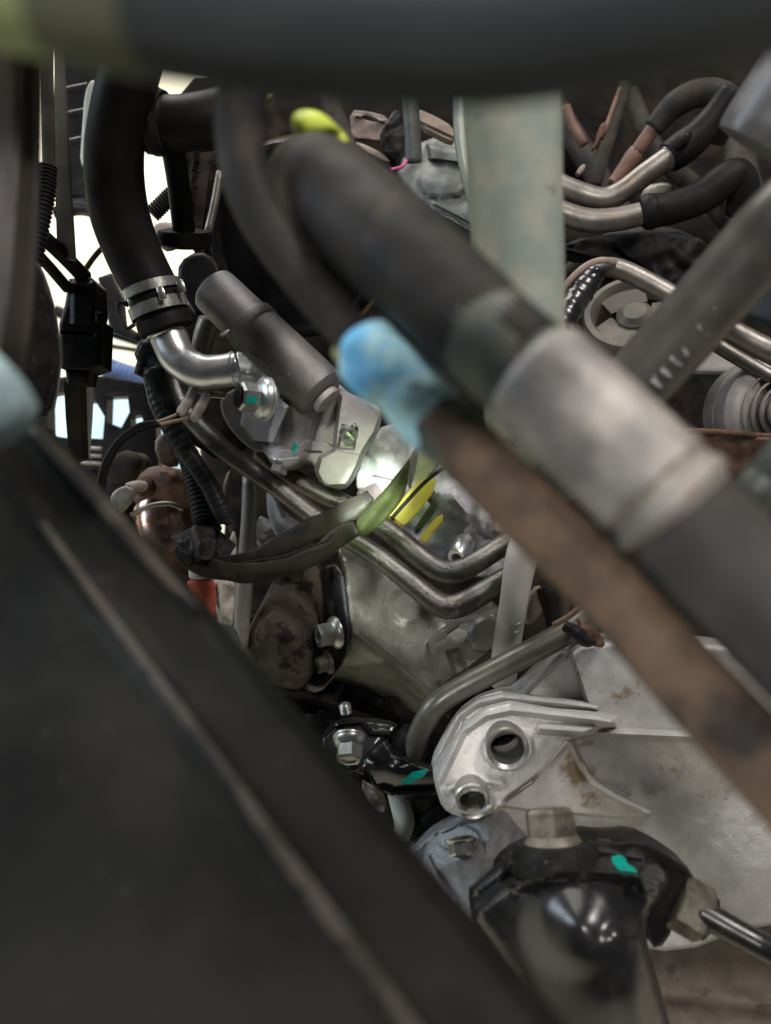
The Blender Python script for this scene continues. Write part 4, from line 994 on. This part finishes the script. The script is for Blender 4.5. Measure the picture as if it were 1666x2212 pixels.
tag(relief('hose_shelf', [(1215, 520), (1360, 500), (1500, 500), (1560, 560), (1480, 640), (1340, 560), (1215, 560)], [(1220, 530, .66), (1500, 560, .64)], 'rubber', None, feats=[('ridge', [(1330, 540), (1420, 600)], 5, -.01), ('ridge', [(1216, 536), (1330, 566)], 4, .006), ('ridge', [(1216, 552), (1320, 576)], 4, .006)], thick=.01, step=8, fillet=(8, .004), rough=.004), 'black ribbed rubber shelf under the alloy pipes', 'rubber shelf')
tag(relief('pale_tab', [(1396, 400), (1440, 392), (1456, 404), (1436, 424), (1400, 440), (1380, 436)], [(1420, 410, .61)], 'strip', None, thick=.004, step=7, fillet=(4, .002)), 'pale plate glimpsed between the two alloy pipes', 'plate')

for pts_, r_, lab_ in (([(1180, 200, .78), (1260, 330, .76), (1400, 560, .74), (1480, 700, .76)], 26, 'shadowed black hose running down behind both alloy pipes'),
                       ([(1660, 230, .76), (1600, 330, .72), (1640, 480, .70), (1720, 560, .70)], 34, 'fat shadowed black hose behind the satin grey cylinder'),
                       ([(1220, 600, .72), (1330, 520, .70), (1460, 520, .70), (1560, 600, .72)], 22, 'shadowed black hose arching over the beige pulley'),
                       ([(1360, 200, .76), (1420, 330, .75), (1520, 420, .76), (1600, 520, .78)], 20, 'slim shadowed black hose behind the looped brown hose'),
                       ([(700, 180, .78), (760, 330, .76), (860, 420, .74), (1000, 520, .72)], 24, 'shadowed black hose below the slotted pinkish bracket')):
    tag(tube('background_hose', pts_, r_, 'rubber_dusty', sub=7, seg=16), lab_, 'hose', 'dark hoses in the shadowed gaps')
sp = T('silver_pipe', 'silver pipe crossing behind the white lettered hose', 'pipe', (1450, 640, .50))
tube('pipe_run', [(1282, 590, .52, 16), (1297, 578, .515, 19), (1325, 578, .51, 21), (1364, 592, .508, 22), (1436, 630, .504, 22), (1564, 706, .495, 24), (1720, 786, .485, 26), (2200, 1000, .48, 26)], 22, 'pipe', sp, sub=7, seg=20)
tag(tube('second_silver_pipe', [(1480, 700, .54), (1540, 740, .535), (1640, 800, .53), (1720, 840, .525), (2100, 1000, .52)], 16, 'pipe', sub=5), 'thinner silver pipe just under the silver pipe', 'pipe')
tag(tube('tan_strap', [(1208, 634, .50), (1240, 596, .498), (1270, 572, .497), (1300, 562, .497), (1330, 566, .50)], 7, 'tan', sub=6, flat=.5), 'thin tan strap arching over the wet black hose', 'strap')
tag(tube('wet_hose', [(1286, 590, .51, 20), (1262, 622, .505, 27), (1236, 660, .50, 30), (1205, 710, .495, 32)], 28, 'gloss', ribs=7, amp=.05, seg=18, jitter=.12), 'wet glossy black ribbed hose under the tan strap', 'hose')
bl = T('beige_pulley', 'beige spoked pulley behind the white lettered hose', 'pulley', (1370, 700, .57))
bax = V(-.28, -.52, .80)
s57 = px(1, .57)
lathe('rim', (1372, 704, .575), bax, [(0, 84 * s57), (.0, 104 * s57), (.004, 108 * s57), (.012, 108 * s57), (.016, 104 * s57), (.0165, 92 * s57), (.012, 84 * s57)], 'beige', bl, 44, closed=True)
lathe('hub', (1372, 704, .575), bax, [(.002, 40 * s57), (.012, 38 * s57), (.016, 24 * s57)], 'beige', bl, 32)
for k in range(3):
    a = 2 * math.pi * k / 3 + .9
    u = bax.cross(UP).normalized()
    v2 = bax.normalized().cross(u)
    c0 = P(1372, 704, .575) + bax.normalized() * .006
    q0 = c0 + (u * math.cos(a) + v2 * math.sin(a)) * 30 * s57
    q1 = c0 + (u * math.cos(a) + v2 * math.sin(a)) * 92 * s57
    sd = (u * -math.sin(a) + v2 * math.cos(a)) * 40 * s57
    t = bax.normalized() * .004
    vs = [q0 - sd - t, q0 + sd - t, q1 + sd * 1.3 - t, q1 - sd * 1.3 - t, q0 - sd + t, q0 + sd + t, q1 + sd * 1.3 + t, q1 - sd * 1.3 + t]
    OBJ('spoke', vs, [(3, 2, 1, 0), (4, 5, 6, 7), (0, 1, 5, 4), (1, 2, 6, 5), (2, 3, 7, 6), (3, 0, 4, 7)], 'beige', bl)
tag(relief('inner_wing_panel', [(1560, 640), (1680, 590), (1760, 590), (2300, 560), (2300, 900), (1640, 700)], [(1600, 650, .60), (1700, 650, .58)], 'bar', None, thick=.006, step=14, fillet=(8, .003)), 'dark blue grey panel behind the silver pipe', 'panel')
tag(relief('grey_guard', [(1490, 744), (1540, 744), (1660, 800), (1640, 806), (1480, 804)], [(1500, 750, .58), (1640, 800, .57)], 'hose_light', None, thick=.006, step=8, fillet=(4, .002), round_it=0), 'flat grey guard above the ringed pulley', 'guard')
rp = T('ringed_pulley', 'grey belt pulley with concentric rings above rusty edge', 'pulley', (1660, 930, .52))
rax = V(.02, .10, 1)
s52 = px(1, .52)
rpb = lathe('pulley_body', (1672, 892, .545), rax, [(-.03, 118 * s52), (-.028, 124 * s52), (-.010, 126 * s52), (-.009, 118 * s52), (-.006, 118 * s52), (-.005, 128 * s52), (.008, 126 * s52), (.012, 116 * s52), (.014, 96 * s52)], 'ring_grey', rp, 44)
for i, (r0, z0) in enumerate(((98, .013), (80, .0155), (64, .018), (50, .0205))):
    lathe('ring', P(1672, 892, .545) + rax.normalized() * z0, rax, [(0, r0 * s52), (.0022, (r0 - 1) * s52), (.003, (r0 - 3.5) * s52), (.001, (r0 - 5) * s52), (.0, (r0 - 12) * s52)], 'ring_grey' if i % 2 == 0 else 'strip', rpb, 44)
lathe('hub_face', P(1672, 892, .545) + rax.normalized() * .0225, rax, [(0, 36 * s52), (.004, 32 * s52), (.005, 10 * s52)], 'tan', rp, 32)
re_ = T('rusty_crossmember', 'dark steel crossmember with rusty orange top edge', 'crossmember', (1560, 960, .50))
relief('web', [(1420, 946), (1500, 934), (1660, 944), (1760, 950), (2300, 990), (2300, 1180), (1760, 1080), (1560, 1060), (1430, 1000)], [(1450, 950, .50), (1700, 960, .48), (1600, 1060, .50)], 'rust', re_, thick=.006, step=10, fillet=(6, .003), rough=.003)
tube('rust_edge', [(1440, 936, .495), (1500, 932, .492), (1580, 936, .488), (1650, 942, .484), (1740, 948, .48), (2300, 986, .47)], 7, 'rust_orange', re_, sub=6, seg=10, flat=.8, jitter=.25)

# ================================================================ upper middle: items beyond the thick hose
pb = T('slotted_bracket', 'pinkish dusty slotted bracket beyond the thick hose', 'bracket', (800, 300, .62))
relief('bracket_plate', [(754, 236), (800, 240), (840, 252), (850, 290), (830, 306), (780, 300), (760, 300)], [(760, 240, .62), (840, 300, .61)], 'pink', pb, feats=[('ridge', [(770, 250), (830, 262)], 6, .004)], holes=[oval(800, 256, 20, 5, 16, .25)], thick=.004, step=6, fillet=(5, .002), rough=.002)
relief('lower_rail', [(764, 306), (790, 312), (832, 334), (846, 352), (828, 348), (790, 330)], [(770, 310, .605), (840, 350, .60)], 'tan', pb, thick=.006, step=6, fillet=(4, .002))
relief('black_block', [(816, 300), (836, 262), (850, 236), (870, 240), (880, 290), (870, 330), (850, 350), (834, 330)], [(840, 260, .60), (860, 330, .60)], 'grime', pb, thick=.012, step=6, fillet=(6, .003), rough=.004)
vh = T('drain_tube', 'dark green grey tube with pink wire at its lower end', 'tube', (892, 350, .58))
tube('tube_wall', [(882, 180, .57), (888, 240, .575), (892, 300, .58), (894, 350, .585)], 18, 'greycast', vh, sub=6, seg=18)
tube('pink_wire', [(846, 366, .575), (860, 363, .575), (872, 358, .575), (878, 346, .576)], 3.4, 'magenta', vh, sub=4, seg=8)
tag(relief('tan_rail', [(898, 232), (940, 250), (980, 274), (984, 306), (960, 300), (906, 270)], [(910, 240, .64), (980, 290, .63)], 'tan', None, feats=[('ridge', [(900, 262), (980, 300)], 5, -.004)], thick=.008, step=7, fillet=(4, .002)), 'pale tan rail between drain tube and pale hose', 'rail')
tag(relief('alternator_casting', [(850, 360), (930, 290), (1010, 300), (1040, 400), (1040, 520), (960, 470), (880, 420)], [(880, 370, .66), (1000, 330, .65), (1000, 480, .62)], 'greycast', None, feats=[('pad', [(924, 312), (1010, 322), (1016, 356), (930, 344)], 8, .010), ('ridge', [(940, 440), (1030, 486)], 5, .006), ('ridge', [(930, 452), (1030, 504)], 4, .006), ('dome', 960, 390, 60, 40, .010)], thick=.02, step=8, fillet=(10, .005), rough=.002), 'green grey casting beyond the thick hose', 'casting')
tag(tube('white_sleeve', [(992, 200, .40, 14), (996, 300, .40, 15), (1010, 380, .40, 14), (1022, 440, .40, 10)], 14, 'crimp_green', sub=6), 'pale sleeve edge running along the pale hose', 'sleeve')

# ================================================================ foreground right: lettered hose, cylinder, pale hose
lh = T('white_lettered_hose', 'grey brown rubber hose with smudged white lettering', 'hose', (1380, 830, .27))
hp = [(2500, -100, .23, 90), (2100, 160, .235, 88), (1800, 390, .24, 84), (1700, 466, .243, 82), (1620, 552, .25, 80), (1500, 690, .26, 77), (1378, 826, .27, 75), (1300, 915, .275, 74), (1230, 1000, .30, 70), (1210, 1030, .38, 56)]
lhw = tube('hose_wall', hp, 78, 'hose_satin', lh, sub=8, seg=28)
random.seed(3)
def letters(t0, t1, n):
    a, b = np.array((1378, 826, .27)), np.array((1620, 552, .25))
    for i in range(n):
        t = t0 + (t1 - t0) * i / max(1, n - 1)
        c = a + (b - a) * t
        def S(o, s):
            rr = 77 * c[2] / FPX
            dd = c[2] - math.sqrt(max(0, rr * rr - (o * c[2] / FPX) ** 2)) - .0002
            f = c[2] / dd           # keep the lateral place while coming forward
            return (CX + (c[0] + .75 * o + .66 * s - CX) * f, CY + (c[1] + .66 * o - .75 * s - CY) * f, dd)
        shape = random.choice(([(6, -10), (36, -7), (8, 2), (36, 5), (8, 12)], [(8, -11), (34, -8), (6, 0), (32, 8)], [(6, -9), (34, -3), (10, 9)], [(30, -10), (10, -4), (34, 2), (12, 8)]))
        tube('letter', [S(*q) for q in shape], 4.2, 'white_ink', lhw, sub=2, seg=6, flat=.3)
letters(.02, .26, 4)
letters(.42, .44, 1)
letters(.56, .98, 6)

gc = T('grey_cylinder', 'satin grey metal cylinder end with bright streak', 'cylinder', (1640, 340, .30))
cax = V(-.50, .84, -.50)
s3 = px(1, .30)
lathe('barrel', P(1640, 322, .315) - cax.normalized() * .22, cax, [(0, 112 * s3), (.212, 112 * s3), (.217, 110 * s3), (.220, 104 * s3), (.2205, 60 * s3)], 'cylinder', gc, 40)

ph = T('pale_hose', 'upright pale green grey hose with embossed dots', 'hose', (1120, 720, .26))
phw = tube('hose_wall', [(1080, -500, .23, 108), (1090, -200, .238, 107), (1095, 60, .245, 106), (1106, 230, .25, 105), (1112, 400, .255, 102), (1122, 600, .262, 96), (1126, 740, .268, 94), (1136, 900, .29, 86), (1150, 990, .36, 70)], 100, 'hose_pale', ph, sub=7, seg=32)
for i in range(10):
    y = 320 + i * 36
    tube('embossed_dot', [(1056 + i * 2.4, y, .2445 + i * .0009), (1070 + i * 2.4, y + 8, .2428 + i * .0009)], 6, 'crimp_green', phw, sub=2, seg=8, flat=.4)

# ================================================================ foreground hoses
tn = T('slim_hose', 'slim dark rubber hose ending in a blue taped joint', 'hose', (800, 770, .19))
tube('hose_wall', [(560, -700, .22, 56), (540, -300, .205, 56), (532, 60, .20, 56), (526, 200, .20, 56), (520, 290, .20, 54), (536, 400, .199, 52), (584, 500, .197, 50), (666, 612, .194, 48), (750, 712, .19, 46), (790, 756, .188, 46)], 50, 'hose_near', tn, sub=8, seg=22)
tube('yellow_nut', [(742, 752, .192, 30), (762, 772, .19, 34), (776, 790, .19, 28)], 32, 'olive', tn, sub=4, seg=12)
tube('blue_tape', [(776, 744, .1865, 56), (792, 760, .1855, 74), (836, 804, .183, 77), (870, 836, .182, 73), (900, 866, .181, 77), (936, 900, .18, 76), (960, 926, .179, 71)], 70, 'blue', tn, sub=8, seg=26, jitter=.26, round_end=False)
tube('grey_sleeve', [(944, 908, .179, 68), (980, 944, .177, 72), (1020, 984, .175, 72), (1034, 998, .1745, 68)], 66, 'hose_tint', tn, sub=5, seg=24)
tube('tape_tail', [(826, 864, .186, 20), (848, 876, .186, 16), (868, 880, .186, 12)], 16, 'clear', tn, sub=3)
tube('brown_pipe', [(940, 902, .178, 60), (1020, 984, .174, 68), (1150, 1112, .168, 74), (1312, 1272, .16, 78), (1456, 1434, .152, 82), (1616, 1608, .145, 89), (1800, 1806, .138, 96), (2150, 2190, .128, 104), (2600, 2660, .118, 110)], 70, 'brown', tn, sub=8, seg=28)
tk = T('thick_hose', 'thick dark hose with pale alloy crimp sleeve', 'hose', (1250, 900, .165))
tube('hose_wall', [(700, 500, .56, 40), (670, 440, .40, 52), (650, 398, .31, 68), (668, 388, .25, 92), (716, 424, .21, 112), (800, 492, .19, 116), (921, 600, .175, 116), (1010, 684, .168, 116), (1060, 732, .165, 114), (1130, 790, .1625, 114)], 112, 'hose_near', tk, sub=8, seg=30)
cxs = (P(1480, 1112, .151) - P(1080, 728, .164)).normalized()
sC = px(1, .16)
Lc = (P(1446, 1110, .1525) - P(1142, 794, .162)).length
lathe('hose_sheen_band', P(1072, 744, .1645), cxs, [(-.008, 112 * sC), (-.004, 117 * sC), (.006, 118 * sC), (.010, 112 * sC)], 'hose_tint', tk, 36)  # added band: pale green reflection on the hose, painted in its colour
lathe('crimp_sleeve', P(1142, 794, .162), cxs, [(0, 110 * sC), (.001, 122 * sC), (.003, 128 * sC), (Lc * .5, 130 * sC), (Lc * .78, 129 * sC), (Lc * .80, 134 * sC), (Lc * .85, 134 * sC), (Lc * .87, 126 * sC), (Lc * .93, 126 * sC), (Lc * .95, 137 * sC), (Lc * 1.0, 138 * sC), (Lc * 1.01, 128 * sC), (Lc * 1.05, 122 * sC)], 'crimp', tk, 44)
tube('lower_hose', [(1450, 1102, .1525, 124), (1500, 1150, .15, 132), (1600, 1250, .146, 136), (1800, 1452, .138, 140), (2150, 1800, .128, 146), (2600, 2240, .118, 150)], 130, 'hose_grey', tk, sub=6, seg=32)
tag(tube('dark_green_hose', [(1540, 1230, .34, 34), (1570, 1160, .28, 40), (1612, 1088, .24, 46), (1660, 1030, .235, 50), (1760, 930, .23, 56), (2200, 500, .22, 60)], 50, 'greycast', sub=6, seg=20), 'dark green hose end behind the crimp sleeve', 'hose')
tag(relief('lime_cap', [(628, 262), (636, 240), (668, 234), (700, 244), (740, 282), (760, 310), (720, 320), (670, 300), (634, 284)], [(640, 250, .235), (750, 300, .235)], 'lime', None, feats=[('dome', 680, 266, 60, 36, .008)], thick=.012, step=7, fillet=(8, .004)), 'lime green plastic cap behind the thick hose', 'cap')
tag(relief('small_green_tab', [(566, 212), (578, 204), (590, 206), (586, 216), (572, 222)], [(578, 212, .30)], 'olive', None, thick=.004, step=5, fillet=(3, .001)), 'tiny green tab under the crossbar', 'tab')

# ================================================================ black filter bracket bottom right
fb = T('black_filter_bracket', 'glossy black filter bracket with teal paint dab and hex bolts', 'filter bracket', (1250, 2200, .32))
relief('bracket_body', [(1010, 1972), (1060, 1930), (1110, 1888), (1180, 1862), (1260, 1846), (1340, 1844), (1412, 1856), (1448, 1892), (1442, 1936), (1402, 1966), (1396, 2030), (1414, 2090), (1440, 2180), (1470, 2300), (1200, 2320), (1130, 2150), (1060, 2040)],
       [(1030, 1970, .352), (1120, 1900, .345), (1260, 1860, .338), (1420, 1880, .335), (1250, 2000, .318), (1380, 1990, .325), (1150, 2100, .335), (1320, 2160, .312), (1440, 2240, .33)], 'gloss', fb,
       feats=[('ridge', [(1120, 1912), (1220, 1882), (1330, 1886), (1420, 1902)], 22, .008), ('ridge', [(1350, 2030), (1385, 2260)], 60, .005), ('boss', 1410, 1900, 26, 16, .006), ('boss', 1250, 1990, 70, 70, .004)],
       thick=.02, step=7, fillet=(24, .012), rough=0)
relief('upper_rim', [(1070, 1900), (1100, 1860), (1160, 1832), (1260, 1812), (1320, 1820), (1380, 1812), (1440, 1842), (1502, 1886), (1496, 1930), (1468, 1960), (1440, 2040), (1404, 2050), (1396, 1980), (1440, 1930), (1446, 1890), (1412, 1862), (1340, 1850), (1240, 1852), (1150, 1880), (1090, 1920)],
       [(1090, 1890, .362), (1260, 1830, .355), (1450, 1870, .352), (1420, 2040, .36)], 'grime', fb, thick=.016, step=7, fillet=(7, .004))
bolt(fb, (1196, 1836, .352), V(-.06, -.92, -.30), 66, 56, 84, 'dirty_bolt', cup=False, names=('bolt_flange', 'bolt_head'))
lathe('bolt_collar', P(1200, 1850, .350), V(-.06, -.92, -.2), [(-.006, px(96, .35)), (.002, px(94, .35)), (.006, px(80, .35))], 'grime', fb, 32)
plate('paint_mark', chaikin3([(1320, 1852, .3296), (1336, 1847, .3293), (1352, 1852, .329), (1354, 1866, .3288), (1374, 1876, .3288), (1378, 1890, .3286), (1362, 1894, .3285), (1340, 1884, .3285), (1334, 1874, .3288), (1324, 1866, .3292)], 2), 'teal', fb, .0006, bevel=0)
un = T('union_nut', 'olive grey hex union nut with black rod', 'union nut', (1490, 1980, .34))
nax = V(.86, .42, .28)
s34 = px(1, .34)
lathe('nut', (1462, 1944, .352), nax, [(0, 58 * s34), (.001, 62 * s34), (.0125, 62 * s34), (.0145, 54 * s34)], 'nut', un, 6, True, .2, 25)
lathe('nut_face', P(1462, 1944, .352) + nax.normalized() * .0135, nax, [(0, 50 * s34), (.002, 48 * s34), (.003, 36 * s34)], 'grime', un, 28)
tube('rod', [(1510, 1968, .345, 30), (1560, 1996, .34, 29), (1640, 2040, .333, 28), (1760, 2104, .322, 30), (2300, 2390, .29, 30)], 29, 'gloss', un, sub=6, seg=20)

# ================================================================ near frame: dark diagonal panel, side panel, crossbar
RAIL = [(0, 900, .205), (100, 950, .200), (420, 1320, .180), (700, 1650, .155), (1000, 2010, .132), (1260, 2300, .118), (0, 1300, .190), (200, 1700, .145), (0, 2300, .105), (600, 2300, .108), (-900, 800, .215), (-900, 2300, .11), (0, 3200, .088), (1500, 3200, .09)]
rail_depth = tps(RAIL)
def bead_point(x, r, lift):
    y = 920 + (x + 60) * 1.382
    return (x, y, float(rail_depth(np.array([float(x)]), np.array([y]))[0]) - lift, r)
dp = T('dark_panel_rail', 'wide dark diagonal body rail with raised bead', 'body rail', (500, 1900, .14))
relief('rail_face', [(-1000, 700), (-220, 860), (20, 880), (90, 930), (200, 1052), (420, 1296), (700, 1622), (890, 1850), (1020, 2002), (1240, 2260), (1340, 2400), (1800, 3000), (1500, 3300), (-1000, 3300)],
       RAIL, 'panel', dp,
       feats=[('ridge', [(-60, 920), (1000, 2385)], 44, .003), ('ridge', [(60, 905), (200, 1062), (425, 1312)], 24, .003)],
       thick=.006, step=18, fillet=(26, .006), round_it=0, rough=0)
tube('lip_highlight', [(70, 925, .201, 14), (200, 1066, .193, 17), (320, 1204, .186, 16), (425, 1320, .180, 8)], 16, 'panel_lip', dp, sub=6, seg=12, flat=.5)  # light caught along the flange edge, laid on as a paler strip
tube('bead_highlight', [bead_point(x, r, .0025) for x, r in ((-20, 7), (100, 9), (250, 12), (400, 15), (550, 18), (700, 22), (850, 24), (990, 26))], 20, 'panel_lip', dp, sub=6, seg=12, flat=.35)  # highlight of the bead, painted as a paler strip
tube('sky_lit_end', [(-420, 620, .165, 120), (-150, 804, .155, 122), (-50, 876, .152, 114), (16, 926, .158, 84)], 100, 'pale_blue', dp, sub=6, seg=22, flat=.5)  # rail's top end catching the sky; the brightness is in its colour
for (x, y, d) in ((235, 1572, .150), (140, 1682, .142), (215, 1882, .124)):
    lathe('grit', P(x, y, d), V(0, 0, 1), [(0, px(5, d)), (px(3, d), px(4, d)), (px(4.5, d), px(1.5, d))], 'hose_grey', dp, 10)
tag(relief('side_panel', [(-700, -900), (40, -900), (48, -60), (52, 200), (48, 400), (36, 560), (22, 700), (-8, 830), (-240, 860), (-700, 900)], [(0, 100, .20), (90, 300, .215), (0, 700, .195), (-700, -800, .32), (-700, 900, .32), (40, -900, .20)], 'grey_plate', None, thick=.012, step=18, fillet=(22, .008)),
    'dull grey upright side panel at the edge of the bay', 'panel')
cb = T('black_crossbar', 'thick dark crossbar arching above the hoses', 'crossbar', (1000, 60, .085))
tube('bar', [(-1800, -700, .11), (-900, -320, .097), (-420, -170, .092), (0, -82, .09), (250, -30, .088), (600, 28, .086), (1000, 48, .085), (1250, 24, .085), (1666, -60, .086), (2100, -190, .09), (2700, -420, .097), (3400, -760, .11)], 165, 'bar', cb, sub=8, seg=36)
tube('painted_glow_fade', [(100, -64, .0892, 169), (250, -30, .088, 169), (360, -10, .0875, 167), (400, -4, .0872, 164)], 168, 'green_dim', cb, sub=6, seg=36)  # added shell: fading part of the green light, painted over the bar
tube('painted_green_glow', [(-420, -172, .092, 173), (-100, -104, .0905, 173), (120, -62, .089, 172), (210, -42, .0885, 166)], 170, 'green', cb, sub=6, seg=36)  # added shell: green light on the bar's left end, painted in
